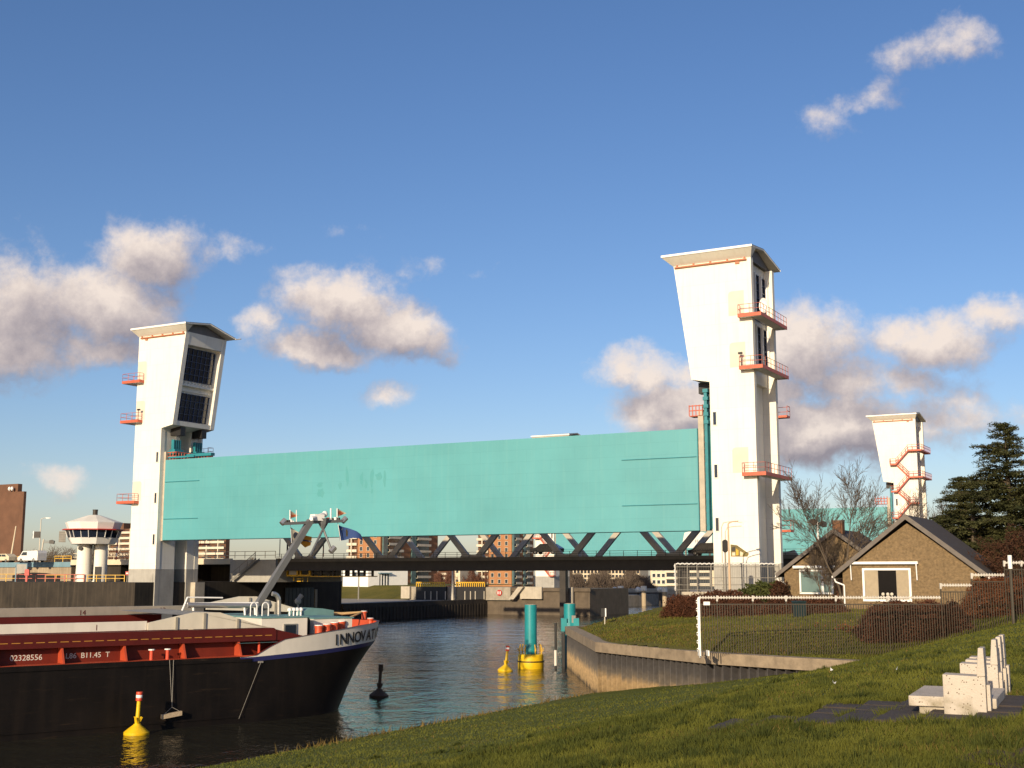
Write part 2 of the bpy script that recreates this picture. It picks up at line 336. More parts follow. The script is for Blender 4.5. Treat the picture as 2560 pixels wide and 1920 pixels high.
grid_mesh('grass_bank', np.arange(2, 130, .55), np.arange(58, 300, .55), z_land,
          lambda x, y: (edge_dist(x, y) > .30) & ((x*U.x+y*U.y) > np.where(x*V.x+y*V.y > 97, -47.3, -60)), M['grass2'])
# sloping river edge of the point
g = G(W); n = 24
for i in range(n):
    a, b = 111.5+i*22/n, 111.5+(i+1)*22/n
    za = float(z_land(*(W(-47.2, a, 0).xy))); zb = float(z_land(*(W(-47.2, b, 0).xy)))
    g.quad((-47.2, a, za-.02), (-47.2, b, zb-.02), (-50.5, b, -.6), (-50.5, a, -.6))
g.build('stone_revetment', M['conc'], kind='structure')
M['farland'] = mat('far_ground', (.09, .08, .045), .9, .3, .05)
g = G(); g.box(-6000, 6000, 352, 9000, -2, 2.6); g.build('far_bank', M['farland'], kind='structure')
# left: lock island (high quay near the tower, lower bank behind)
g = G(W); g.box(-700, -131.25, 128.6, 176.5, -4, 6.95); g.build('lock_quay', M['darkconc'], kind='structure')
g = G(W); g.box(-700, -131.6, 176.51, 420, -4, 2.75); g.build('lock_island', M['conc'], kind='structure')
# right bank behind the houses
g = G(W); g.box(-47.4, 500, 131, 420, -4, 5.2); g.build('right_bank', M['farland'], kind='structure')

# ================================================================== lift towers
def rail_run(g, pts, h=1.1, r=.03, step=1.1, rails=(.55, 1.1)):
    for a, b in zip(pts, pts[1:]):
        a = Vector(a); b = Vector(b); L_ = (b-a).length; k = max(1, round(L_/step))
        for i in range(k+1):
            p = a.lerp(b, i/k); g.tube(p, p+Vector((0, 0, h)), r, 5)
        for q in rails: g.tube(a+Vector((0, 0, q)), b+Vector((0, 0, q)), r, 5)
def window_wall(parent, T, plane, y0, y1, zlo, zhi, nx, nz, fm, depth=.12, bar=.07, name='window', tilt=0):
    # plane: function (y,z,out)->(a,v,z) local; a glazed wall with frame bars
    gl = G(T); P = plane
    gl.add([P(y0, zlo, .0), P(y1, zlo, .0), P(y1, zhi, .0), P(y0, zhi, .0)], [(0, 1, 2, 3)])
    o = gl.build(name, M['glassdark'], parent)
    f = G(T)
    def bar_(ya, yb, za, zb):
        f.add([P(ya, za, .005), P(yb, za, .005), P(yb, zb, .005), P(ya, zb, .005), P(ya, za, depth), P(yb, za, depth), P(yb, zb, depth), P(ya, zb, depth)],
              [(0, 3, 2, 1), (4, 5, 6, 7), (0, 1, 5, 4), (1, 2, 6, 5), (2, 3, 7, 6), (3, 0, 4, 7)])
    for i in range(nx+1):
        y = y0+(y1-y0)*i/nx; bar_(y-bar/2, y+bar/2, zlo, zhi)
    for k in range(nz+1):
        z = zlo+(zhi-zlo)*k/nz
        for i in range(nx):
            ya = y0+(y1-y0)*i/nx+bar/2; yb = y0+(y1-y0)*(i+1)/nx-bar/2; bar_(ya, yb, z-bar/2, z+bar/2)
    f.build('frame', fm, o); return o
def tower(label, u0, sgn, dv, dz, ab, stairs=False):
    """u0: outer face; sgn: +1 when the gate lies towards +u"""
    T = lambda a, v, z: W(u0+sgn*a, v+dv, z+dz)
    t = thing('lift_tower', label, 'tower', T(2.6, 136.5, 4), 'white lift towers of the storm surge barrier')
    v0, v1 = 132.2, 140.8
    # side slabs with the wedge shaped head
    prof = [(0, 9.3), (5.2, 9.3), (5.2, 29.5), (7.35, 29.9), (9.25, 43.4), (0, 43.4)]
    g = G(T); g.prism(prof, 'y', v0, v0+.8); g.prism(prof, 'y', v1-.8, v1)
    # core between the slabs
    g.box(1.55, 5.15, v0+.8, 135.9, 9.3, 29.5); g.box(1.55, 5.15, 138.4, v1-.8, 9.3, 29.5); g.box(1.55, 3.0, 135.9, 138.4, 9.3, 29.5)
    g.prism([(.95, 29.5), (5.15, 29.5), (7.3, 29.9), (7.4, 30.55), (6.5, 30.55), (8.05, 41.5), (8.97, 41.6), (9.2, 43.4), (.95, 43.4)], 'y', v0+.8, v1-.8)
    g.build('shaft', M['tower'], t)
    g = G(T); g.box(-.01, 5.21, v0-.01, v0+.8, 2, 9.28); g.box(-.01, 5.21, v1-.8, v1+.01, 2, 9.28)
    g.box(.9, 5.2, v0+.8, 135.9, 2, 9.28); g.box(.9, 5.2, 138.4, v1-.8, 2, 9.28); g.box(.9, 2.9, 135.9, 138.4, 2, 9.28)
    g.build('base', M['greyconc'], t)
    # roof: low gable with the ridge across the gate line
    a0, a1 = -.55, 10.25
    g = G(T)
    for (va, vb, za, zb) in ((131.0, 136.5, 44.2, 44.95), (141.6, 136.5, 43.55, 44.95)):
        th = .2
        g.add([(a0, va, za), (a1, va, za), (a1-.35, vb, zb), (a0+.35, vb, zb), (a0, va, za+th), (a1, va, za+th), (a1-.35, vb, zb+th), (a0+.35, vb, zb+th)],
              [(0, 3, 2, 1), (4, 5, 6, 7), (0, 1, 5, 4), (1, 2, 6, 5), (2, 3, 7, 6), (3, 0, 4, 7)])
    ro = g.build('roof', M['soffit'], t)
    for (va, vb, za, zb) in ((131.0, 136.5, 44.2, 44.95), (141.6, 136.5, 43.55, 44.95)):
        g = G(T); g.add([(a0, va, za+.203), (a1, va, za+.203), (a1-.35, vb, zb+.203), (a0+.35, vb, zb+.203), (a0, va, za+.26), (a1, va, za+.26), (a1-.35, vb, zb+.26), (a0+.35, vb, zb+.26)],
              [(0, 3, 2, 1), (4, 5, 6, 7), (0, 1, 5, 4), (1, 2, 6, 5), (2, 3, 7, 6), (3, 0, 4, 7)]); g.build('roof_covering', M['darksteel'], ro)
    g = G(T); g.add([(-.02, v0-.003, 43.3), (9.27, v0-.003, 43.3), (a1-.02, 131.02, 44.18), (a0+.02, 131.02, 44.18), (-.02, v0+.3, 43.41), (9.27, v0+.3, 43.41), (a1-.02, v0+.3, 44.3), (a0+.02, v0+.3, 44.3)], [(0, 1, 2, 3), (4, 7, 6, 5), (0, 4, 5, 1), (3, 2, 6, 7), (0, 3, 7, 4), (1, 5, 6, 2)]); g.build('cornice', M['tower'], ro)
    g = G(T); g.box(a0-.03, a1+.03, 130.93, 130.997, 44.2, 44.46); g.build('gutter', M['white'], ro)
    g = G(T); g.box(a0-.03, a1+.03, 141.603, 141.68, 43.55, 43.78); g.build('gutter', M['white'], ro)
    g = G(T); g.prism([(v0+.05, 43.41), (v1-.05, 43.41), (v1-.05, 43.6), (136.5, 44.9), (v0+.05, 44.2)], 'x', .5, .7); g.prism([(v0+.05, 43.41), (v1-.05, 43.41), (v1-.05, 43.6), (136.5, 44.9), (v0+.05, 44.2)], 'x', 8.7, 8.9)
    g.build('pediment', M['roofgrey'], t)
    g = G(T); g.tube((a1-.1, 141.7, 43.6), (a1+.9, 141.8, 43.63), .09, 6); g.build('spout', M['steelgrey'], ro)
    # orange rail pipe below the eaves
    g = G(T); g.tube((.45, v0-.16, 43.08), (9.05, v0-.16, 43.08), .11, 8)
    for k in range(5): g.box(.6+k*2.02, .78+k*2.02, v0-.2, v0-.004, 43.15, 43.38)
    g.box(1.3, 1.8, v0-.14, v0-.004, 42.7, 43.0); g.build('pipe', M['pipe'], t)
    # stair slits on the sunlit side, set in a reveal frame
    for zc in (25.3, 19.4, 13.5):
        g = G(T); g.box(4.5, 4.86, v0-.006, v0-.003, zc-.72, zc+.72); o = g.build('slit_window', M['glassdark'], t)
        g = G(T)
        for (x0, x1, z0, z1) in ((4.42, 4.5, zc-.8, zc+.8), (4.86, 4.94, zc-.8, zc+.8), (4.5, 4.86, zc-.8, zc-.72), (4.5, 4.86, zc+.72, zc+.8)): g.box(x0, x1, v0-.09, v0-.002, z0, z1)
        g.build('frame', M['tower'], o)
    g = G(T); g.box(4.35, 4.85, v0-.06, v0-.012, 7.3, 8.7)
    for k in range(9): g.box(4.37, 4.83, v0-.1, v0-.06, 7.36+k*.15, 7.44+k*.15)
    g.build('louvre', M['greyconc'], t)
    # glazed walls towards the gate
    def inner(y, z, out):
        s = (z-30.55)/(41.5-30.55); return (6.5+s*1.55+.03+out, y, z)
    window_wall(t, T, inner, v0+1.0, v1-1.1, 36.6, 41.3, 7, 5, M['bluef'])
    window_wall(t, T, inner, v0+1.0, v1-1.1, 30.75, 34.7, 7, 4, M['bluef'])
    g = G(T); g.box(7.0, 7.75, v0+.82, v1-.82, 35.75, 36.05); g.box(6.9, 7.3, v0+.82, v1-.82, 35.0, 35.2)
    for k in range(9): g.box(7.3, 7.62, v0+1.2+k*.75, v0+1.4+k*.75, 36.05, 36.45)
    g.build('ledge', M['tower'], t)
    # outer glazing: three tall lights in each storey with white mullions
    def outer(y, z, out): return (.93-out, y, z)
    for (zl, zh) in ((36.9, 42.3), (31.05, 36.2)):
        wn = window_wall(t, T, outer, v0+.95, v1-1.0, zl, zh, 3, 6, M['bluef'])
        for k in range(4): y = v0+.95+(v1-1.95-v0)*k/3; g = G(T); g.box(.5, .79, y-.1, y+.1, zl, zh); g.build('mullion', M['white'], wn)
    g = G(T)
    for k in range(3): g = G(T); g.box(1.2, 1.545, v0+1.3+k*.7, v0+1.6+k*.7, 9.5, 28.5); g.build('cable_duct', M['steelgrey'], t)
    # balconies round the outer corner
    if not stairs:
        for zb in (36.6, 30.72, 18.92):
            g = G(T); g.box(ab, 1.35, 131.3, v0-.003, zb-.2, zb+.1); g.box(ab, -.003, v0-.003, 141.1, zb-.2, zb+.1); b = g.build('balcony', M['soffit'], t)
            g = G(T); g.box(ab-.05, 1.4, 131.24, 131.297, zb-.24, zb+.16); g.box(ab-.05, ab-.003, 131.297, 141.1, zb-.24, zb+.16); g.box(1.353, 1.4, 131.297, v0-.01, zb-.24, zb+.16); g.build('edge_beam', M['red'], b)
            g = G(T); rail_run(g, [(1.35, 132.0, zb+.1), (1.35, 131.3, zb+.1), (ab, 131.3, zb+.1), (ab, 141.0, zb+.1)]); g.build('railing', M['railred'], b)
            g = G(T); rr_ = .35; x0, x1, z0, z1 = .9, 2.75, zb+.2, zb+3.0
            if ab < -2: x0, x1, z0, z1 = .0, 1.75, zb+.2, zb+3.0
            g.quad(*[(x, v0-.004, z) for x, z in ((x0+.02, z0), (x1, z0), (x1, z1-rr_), (x1-.1, z1-.1), (x1-rr_, z1), (x0+.02, z1))]); g.build('repainted_patch', M['patch'], t)
            g = G(T); g.tube((1.2, 131.5, zb+.1), (1.2, 131.5, zb+1.6), .04); g.box(1.05, 1.5, 131.35, 131.6, zb+1.5, zb+1.72)
            if zb == 30.72: g.build('floodlight', M['black'], b)
        for zb in (26.2, 13.0):
            g = G(T); g.box(-1.0 if sgn < 0 else 3.4, 0.4 if sgn < 0 else 6.2, v1+.003, v1+1.3, zb-.15, zb+.1); b = g.build('balcony', M['red'], t)
            x0, x1 = (-1.0, .4) if sgn < 0 else (3.4, 6.2)
            g = G(T); rail_run(g, [(x0, v1+.1, zb+.1), (x0, v1+1.25, zb+.1), (x1, v1+1.25, zb+.1), (x1, v1+.1, zb+.1)]); g.build('railing', M['railred'], b)
    else:
        lv = [(36.4, 'o'), (33.5, 'i'), (30.6, 'o'), (27.6, 'i'), (25.0, 'p'), (21.9, 'i'), (18.8, 'p'), (15.7, 'i'), (12.6, 'p'), (9.5, 'i')]
        pos = {}
        for k, (zb, kd) in enumerate(lv):
            if kd == 'i': x0, x1 = 4.3, 5.6
            else: x0, x1 = (-1.25 if kd == 'o' else -.2), 1.7
            g = G(T); g.box(x0, x1, 131.0, v0-.003, zb-.2, zb+.1)
            if kd == 'o': g.box(x0, -.003, v0-.003, 141.1, zb-.2, zb+.1)
            b = g.build('landing', M['red'], t)
            g = G(T)
            pts = [(x1, 131.0, zb+.1), (x0, 131.0, zb+.1)] if kd != 'i' else [(x0, 131.0, zb+.1), (x1, 131.0, zb+.1), (x1, 132.1, zb+.1)]
            if kd == 'o': pts.append((x0, 141.0, zb+.1))
            rail_run(g, pts, r=.045); g.build('railing', M['railred'], b)
        for k in range(len(lv)-1):
            (za, ka), (zb, kb) = lv[k], lv[k+1]
            xa, xb = (4.35 if ka == 'i' else 1.65), (4.35 if kb == 'i' else 1.65)
            vv = 131.15 if k % 2 == 0 else 131.75
            g = G(T)
            for dvv in (0, .42): 
                g.add([(xa, vv+dvv, za-.25), (xb, vv+dvv, zb-.25), (xb, vv+dvv, zb+.1), (xa, vv+dvv, za+.1), (xa, vv+dvv+.05, za-.25), (xb, vv+dvv+.05, zb-.25), (xb, vv+dvv+.05, zb+.1), (xa, vv+dvv+.05, za+.1)],
                      [(0, 1, 2, 3), (7, 6, 5, 4), (0, 4, 5, 1), (1, 5, 6, 2), (2, 6, 7, 3), (3, 7, 4, 0)])
            for i in range(12):
                f = (i+.5)/12; x = xa+(xb-xa)*f; z = za+(zb-za)*f; g.box(x-.12, x+.12, vv+.05, vv+.42, z-.03, z)
            fl = g.build('stair_flight', M['red'], t)
            g = G(T)
            for q in (.6, 1.1): g.tube((xa, vv, za+q), (xb, vv, zb+q), .045, 5)
            for f in (.2, .5, .8): g.tube((xa+(xb-xa)*f, vv, za+(zb-za)*f), (xa+(xb-xa)*f, vv, za+(zb-za)*f+1.1), .045, 5)
            g.build('handrail', M['railred'], fl)
    # hoist sheaves, ropes and guide post below the head
    g = G(T)
    for vc in (134.5, 138.9): g = G(T); g.box(5.3, 7.2, vc-.5, vc+.5, 28.5, 29.75); g.build('sheave_housing', M['black'], t)
    g = G(T)
    for vc in (134.5, 138.9):
        for k in range(4): g.tube((6.2, vc-.36+k*.24, 28.6), (6.2, vc-.36+k*.24, 25.2), .035, 5)
    g.build('hoist_rope', M['steelgrey'], t)
    return t
TL = tower('left hand white lift tower with dark windows, standing beside the lock quay', -136.3, 1, 0, -.5, -2.1)
TR = tower('tallest looking white lift tower standing beside the brick houses, three red balconies on it', -42.5, -1, 0, 0, -1.26)
T3 = tower('distant white lift tower with red zigzag stairs, seen above the brick house roof', -53.6, -1, 146, -1.7, -1.26, True)
T4 = tower('distant white lift tower seen only below the near gate, behind the bridge', -147.2, 1, 146, -1.7, -1.26, True)
# satellite dish on the top balcony, mural on the tower
tl = thing('satellite_dish', 'white round dish standing on the top balcony of the right lift tower', 'satellite dish', W(-41.6, 133.6, 36.7))
Td = lambda x, y, z: W(-41.55+x, 133.4+y, 36.7+z)
g = G(Td)
prof = []
cA = (0, 0, 1.15)
for k in range(5):
    pass
ring = []
vs = [(0, .28, 1.15)]; fs = []
for j, (rr_, dd) in enumerate(((.2, .2), (.38, .1), (.52, -.05))):
    for i in range(16):
        t_ = 2*math.pi*i/16; vs.append((rr_*math.cos(t_), dd, 1.15+1.7*rr_*math.sin(t_)))
for i in range(16): fs.append((0, 1+i, 1+(i+1) % 16))
for j in range(2):
    for i in range(16): fs.append((1+j*16+i, 1+(j+1)*16+i, 1+(j+1)*16+(i+1) % 16, 1+j*16+(i+1) % 16))
g.add(vs, fs); g.build('dish', M['white'], tl, smooth=True)
g = G(Td); g.tube((0, .3, 0), (0, .3, 1.2), .05); g.tube((0, .28, 1.1), (0, -.5, 1.2), .03); g.build('stand', M['steelgrey'], tl)

# ================================================================== gates
def gate(label, du, dv, zb, near):
    u0, u1, v0, v1 = -130.7+du, -49.6+du, 132.9+dv, 135.2+dv; zt = zb+11.5
    t = thing('storm_gate', label, 'flood gate', W((u0+u1)/2, v0, zb), 'steel gates of the storm surge barrier')
    g = G(W); g.box(u0, u1, v0, v1, zb, zt); g.build('gate_panel', M['teal'], t)
    if near:
        for (x, y, wx, hy) in ((802, 1232, 12, 14), (905, 1200, 5, 20), (915, 1212, 4, 14), (930, 1196, 6, 26), (948, 1190, 10, 10), (962, 1196, 4, 22), (868, 1192, 4, 26), (850, 1215, 5, 12), (800, 1212, 8, 6), (930, 1228, 4, 8)):
            n_ = 11; pts = []
            for i in range(n_): a = 2*math.pi*i/n_; r_ = random.uniform(.6, 1.2); p = uvz(P_v(x+wx*math.cos(a)*r_, y+hy*math.sin(a)*r_, v0)); pts.append((p[0], v0-.004, p[2]))
            gg = G(W); gg.add(pts, [tuple(range(n_))]); gg.build('touch_up_paint', M['touch'], t)
    g = G(W); g.box(u0-.06, u0-.003, v0+.05, v1-.05, zb+.03, zt-.02); g.box(u1+.003, u1+.06, v0+.05, v1-.05, zb+.03, zt-.02); g.build('end_plate', M['tealdark'], t)
    for (ua, ub) in ((u0+.1, u0+6.6), (u1-9.3, u1-.1)):
        for zz in (zb+3.0, zb+8.3): 
            g = G(W); g.box(ua, ub, v0-.12, v0-.004, zz-.035, zz+.035); g.build('fender_rail', M['tealdark'], t)
    for (ua, ub, top) in ((u0-.42, u0-.1, 1.2), (u1+.12, u1+.75, 2.0)):
        g = G(W); g.box(ua, ub, v0+.1, v0+.6, zb-.1, zt+top); 
        gp = g.build('guide_post', M['lightconc'], t)
        g = G(W)
        for k in range(16): g.box(ua-.1, ub+.1, v0+.2, v0+.4, zb+.5+k*.72, zb+.58+k*.72)
        g.build('bracket', M['steelgrey'], gp)
    if near:
        g = G(W); g.box(u1+.8, u1+1.15, v0+.3, v0+1.1, zb, zt+4.4); g.box(u1+1.2, u1+1.55, v0+.9, v0+1.6, zb+.2, zt+1.5)
        for k in range(5): g.box(u1+.7, u1+1.3, v0+.2, v0+1.2, zt+.5+k*.9, zt+.9+k*.9)
        g.build('hoist_frame', M['tealdark'], t)
        g = G(W); g.box(u0+.1, u0+5.0, v0+.4, v0+.7, zt+.25, zt+.5); g.box(u0+1.4, u0+6.2, v0+2.6, v0+3.4, zt+.6, zt+1.0)
        for (vc) in (134.5, 138.9):
            g.box(-131.3+.6, -131.3+1.6, vc-.9, vc+.9, zt+1.0, zt+1.6)
            for k in range(4): g.box(-130.5, -130.0, vc-.8+k*.42, vc-.6+k*.42, zt+1.6, zt+3.0)
        g.box(-131.0, -129.6, 133.5, 140.0, zt+.9, zt+1.35)
        g.build('lifting_beam', M['tealdark'], t)
        for (ua, ub, va, vb, zz) in ((-130.9, -129.2, 133.4, 135.6, zt-.6), (-130.9, -129.2, 136.2, 140.4, zt-.6)):
            g = G(W); g.box(ua, ub, va, vb, zz, zz+.12); rail_run(g, [(ua, va, zz+.12), (ub, va, zz+.12), (ub, vb, zz+.12), (ua, vb, zz+.12)], 1.6, .07, .6, (.5, 1.0, 1.6)); g.build('walkway', M['red'], t)
        g = G(W); g.box(u1-.9, u1+.7, v0+.1, v0+1.6, zt+1.4, zt+1.5); rail_run(g, [(u1-.9, v0+.1, zt+1.5), (u1+.7, v0+.1, zt+1.5), (u1+.7, v0+1.6, zt+1.5)], 1.2, .06, .45); g.build('walkway', M['red'], t)
    else:
        g = G(W); g.box(u1-2.4, u1+.2, v0+.1, v0+1.6, zt+.6, zt+.7); rail_run(g, [(u1-2.4, v0+.1, zt+.7), (u1+.2, v0+.1, zt+.7)], 1.6, .09, .6); g.build('walkway', M['red'], t)
        g = G(W); g.box(u1+.8, u1+1.2, v0+.3, v0+1.1, zb, zt+4.4); g.build('hoist_frame', M['tealdark'], t)
    return t
gate('wide teal steel gate raised between the two near white towers', 0, 0, 12.9, True)
gate('farther teal steel gate, seen beneath the near one and right of the tall tower', -11.1, 146, 11.2, False)
print('p1 ok')
# ================================================================== bridge and approach
M.update(
 fascia=mat('bridge_fascia', (.10,.085,.06), .6, .25, .5, streak=.3),
 browncnc=mat('brown_shaded_concrete', (.115,.088,.062), .85, .25, .7, .2, 8, streak=.4, streak_col=(.06,.045,.03)),  # brown darkened to hold the shade under gate and bridge
 truss=mat('truss_grey_paint', (.44,.40,.33), .55, .12, .8, streak=.25),
 yellow=mat('yellow_paint', (.62,.36,.02), .45, .12, 2),
 asphalt=mat('asphalt', (.05,.05,.05), .9, .2, 1),
 bluepaint=mat('blue_band_paint', (.16,.27,.33), .6, .15, .5, streak=.3),
 viaduct=mat('viaduct_concrete', (.30,.235,.16), .85, .2, .5, streak=.5, streak_col=(.5,.42,.3)),
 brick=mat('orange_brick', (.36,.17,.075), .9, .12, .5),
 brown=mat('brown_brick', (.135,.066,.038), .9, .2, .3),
 balc=mat('pale_balcony', (.62,.56,.44), .8, .12, .5),
 cream=mat('cream_render', (.62,.53,.38), .8, .08, .5),
 darkwin=glassmat('window_glass', (.03,.04,.05), .15),
 tealwin=glassmat('teal_glass', (.11,.19,.19), .2),
 redpaint=mat('red_paint', (.45,.03,.02), .45, .12, 2),
 rubber=mat('rubber_tyre', (.02,.02,.02), .85, .1, 3),
 chrome=mat('bare_metal', (.55,.52,.47), .3, .1, 3, metal=.8),
 lampgrey=mat('galvanised_pole', (.50,.46,.38), .5, .1, 2),
 twig=mat('bare_twigs', (.085,.062,.045), .9, .25, 1.5),
 twigred=mat('red_brown_twigs', (.10,.040,.022), .9, .3, 1.5),
 carblack=mat('dark_car_paint', (.02,.022,.03), .25, .1, 2, coat=.6),
 carwhite=mat('white_car_paint', (.75,.74,.70), .3, .04, 2, coat=.5),
)
br = thing('truss_bridge', 'dark road bridge with grey diagonal trusses passing behind the teal gate', 'bridge', W(-75, 150, 0))
g = G(W); g.box(-124, 14, 150.6, 171.4, 10.0, 10.4); g.build('deck', M['asphalt'], br)
for v0 in (150.3, 171.2):
    g = G(W); g.box(-124, 14, v0+.25, v0+.6, 8.7, 9.98); g.box(-124, 14, v0+.05, v0+.8, 8.62, 8.72); g.build('girder', M['darksteel'], br)
    g = G(W); g.box(-124, 14, v0-.3, v0+.1, 9.93, 10.42); g.build('fascia', M['fascia'], br)
g = G(W)
for k in range(28): g.box(-123+k*5.9, -122.6+k*5.9, 151, 171, 8.9, 9.95)
g.build('cross_beam', M['darksteel'], br)
def diag(vt, ua, za, ub, zb, wd=.75):
    d = Vector((ub-ua, zb-za)); L_ = d.length; n = Vector((-d.y, d.x))/L_*wd/2
    g = G(W); g.prism([(ua+n.x, za+n.y), (ub+n.x, zb+n.y), (ub-n.x, zb-n.y), (ua-n.x, za-n.y)], 'y', vt, vt+.55); return g
for vt, uoff in ((150.6, 0), (171.3, -6.2)):
    for k in range(-3, 3):
        un = -75.0+uoff+k*14.7
        if un < -125: continue
        for s in ((-1, 1) if k < 2 else (-1,)): diag(vt, un+s*.9, 10.5, un+s*7.0, 17.2).build('diagonal', M['truss'], br)
        g = G(W); g.prism([(un-2.2, 9.95), (un+2.2, 9.95), (un+1.5, 11.0), (un+.5, 10.75), (un-.5, 10.75), (un-1.5, 11.0)], 'y', vt-.06, vt+.62); g.build('gusset_plate', M['truss'], br)
    g = G(W); g.box(-121, -52, vt-.05, vt+.6, 17.2, 17.9); g.build('top_chord', M['truss'], br)
rp = G(W); rp.box(0-.03, .03, 0, .06, 0, 1.0)
rpm = None
def post_mesh(h, r=.035):
    g = G(); g.box(-r, r, -r, r, 0, h); return g
pm = post_mesh(1.15).mesh('bridge_post', M['fascia'])
for k in range(70):
    u = -123+k*1.95; inst(pm, 'railing_post', br, W(u, 150.06, 9.98))
for z in (10.55, 10.8, 11.1):
    g = G(W); g.box(-124, 14, 150.03, 150.09, z-.025, z+.025); g.build('railing', M['fascia'], br)
# vehicles on the bridge -------------------------------------------------
def wheels(t, T, xs, hw, r):
    for x in xs:
        for s in (-1, 1):
            g = G(T); g.tube((x, s*hw, r), (x, s*(hw-.22), r), r, 14); w_ = g.build('wheel', M['rubber'], t)
            g = G(T); g.tube((x, s*(hw+.005), r), (x, s*(hw-.05), r), r*.6, 10); g.build('rim', M['chrome'], w_)
def car(label, o, ang, body, prof, width, wx, r, glass, name='parked_car', cat='car'):
    T = frame(o, ang); t = thing(name, label, cat, o)
    g = G(T); hw = width/2; g.prism(prof, 'y', -hw, hw); g.build('body', body, t)
    for q in glass:
        for s in (-1, 1):
            g = G(T); g.prism(q, 'y', s*(hw+.004), s*(hw+.02)); g.build('side_window', M['darkwin'], t)
    wheels(t, T, wx, hw, r); return t
AU = math.atan2(U.y, U.x)
car('dark saloon car crossing the bridge left of the teal stretch, below red stairs', P_v(1367, 1386, 153)*1, AU+math.pi, M['carblack'],
    [(-2.2, .3), (2.2, .3), (2.25, .75), (1.3, .92), (.6, 1.42), (-1.1, 1.45), (-2.0, .95), (-2.25, .8)], 1.7, (-1.35, 1.35), .31,
    [[(-1.5, .98), (-1.0, 1.36), (-.3, 1.36), (-.3, .98)], [(-.2, .98), (-.2, 1.36), (.5, 1.34), (1.0, .98)]], 'saloon_car')
o = P_v(1775, 1388, 153.2); o.z = 10.42
t = car('dark minibus on the bridge just left of the tall tower', o, AU+math.pi, M['carblack'],
    [(-2.6, .28), (2.6, .28), (2.7, .68), (1.9, .9), (1.1, 1.5), (.7, 1.6), (-2.5, 1.62), (-2.65, 1.45)], 1.85, (-1.6, 1.7), .31,
    [[(-2.4, .95), (-2.4, 1.42), (-1.2, 1.42), (-1.2, .95)], [(-1.05, .95), (-1.05, 1.42), (-.1, 1.42), (-.1, .95)], [(.05, .95), (.05, 1.42), (.75, 1.42), (1.4, .95)]], 'minibus', 'minibus')
# white hoarding beyond the bridge
t = thing('sign_board', 'large white board with dark lettering beyond the bridge, left of the tall tower', 'sign', P_v(1742, 1366, 195))
pl = [uvz(P_v(x, y, 195)) for x, y in ((1704, 1370), (1711, 1332), (1722, 1329), (1755, 1330), (1780, 1337), (1780, 1370))]
g = G(W); g.prism([(p[0], p[2]) for p in pl], 'y', 195, 195.3); g.build('board', M['carwhite'], t)
for x in (1712, 1742, 1772): p = uvz(P_v(x, 1366, 195)); g = G(W); g.box(p[0]-.12, p[0]+.12, 195.32, 195.55, -1, p[2]+2); g.build('post', M['steelgrey'], t)
def text(s, name, m, parent, o, xdir, up, size, ext=.004, bold=False, **kw):
    cu = bpy.data.curves.new(name, 'FONT'); cu.body = s; cu.size = size; cu.extrude = ext; cu.resolution_u = 3
    if bold: cu.offset = size*.018
    ob = bpy.data.objects.new(name, cu); C.objects.link(ob)
    dg = bpy.context.evaluated_depsgraph_get(); dg.update(); me = bpy.data.meshes.new_from_object(ob.evaluated_get(dg)); bpy.data.objects.remove(ob)
    x = Vector(xdir).normalized(); u_ = Vector(up); u_ = (u_-x*u_.dot(x)).normalized(); z = x.cross(u_)
    mw = Matrix((x, u_, z)).transposed().to_4x4(); mw.translation = Vector(o); me.transform(mw)
    me.materials.clear(); me.materials.append(m); me.name = name
    oo = bpy.data.objects.new(name, me); C.objects.link(oo); att(oo, parent); tag(oo, **kw); return oo
text('Holl', 'lettering', M['roofgrey'], t, P_v(1737, 1357, 194.99), U, (0, 0, 1), .85)
# ------------------------------------------------------------------ approach, left of the bridge
ap = thing('approach_viaduct', 'concrete approach road with blue edge band, left behind the control tower', 'viaduct', W(-190, 150, 7))
g = G(W); g.box(-330, -168, 150, 170, 6.9, 9.35)
g.build('wall', M['viaduct'], ap)
g = G(W); g.box(-330, -168, 149.8, 149.995, 9.3, 10.15); g.build('edge_band', M['bluepaint'], ap)
g = G(W); g.box(-330, -168, 150.0, 170, 9.36, 10.1); g.build('road_deck', M['asphalt'], ap)
g = G(W); g.prism([(-182.3, 6.96), (-182.3, 7.9), (-180, 8.25), (-177, 8.4), (-174, 8.3), (-170.5, 7.9), (-170.5, 6.96)], 'y', 149.9, 149.996); g.build('arch_shade_panel', M['black'], ap)  # flat black panel paints the shade inside an arch
g = G(W); g.box(-167.9, -124, 150.2, 169, 9.6, 10.3); g.build('road_deck', M['asphalt'], ap)
g = G(W); g.box(-167.9, -132.7, 149.7, 150.195, 9.62, 10.5); g.build('edge_beam', M['cream'], ap)
g = G(W); g.box(-163.5, -157.0, 150.5, 168, 6.9, 9.55); g.box(-149, -146, 151, 168, 6.9, 9.55); g.box(-157, -133, 160, 161, 6.9, 9.55); g.build('pier', M['darkconc'], ap)  # first dark box stands for the shaded void under the deck
g = G(W); g.box(-132.6, -123.6, 149.5, 166, 6.9, 10.25); g.build('abutment', M['greyconc'], ap)
yp = post_mesh(1.0, .05).mesh('yellow_post', M['yellow'])
for k in range(46): inst(yp, 'railing_post', ap, W(-258+k*2.0, 149.9, 10.15))
for z in (10.75, 11.15):
    g = G(W); g.box(-330, -168, 149.87, 149.93, z-.05, z+.05); g.build('railing', M['yellow'], ap)
pm2 = post_mesh(1.1, .04).mesh('grey_post', M['cream'])
for k in range(22): inst(pm2, 'railing_post', ap, W(-166+k*2.0, 149.85, 10.5))
for z in (10.95, 11.55):
    g = G(W); g.box(-167.5, -124, 149.82, 149.88, z-.04, z+.04); g.build('railing', M['cream'], ap)
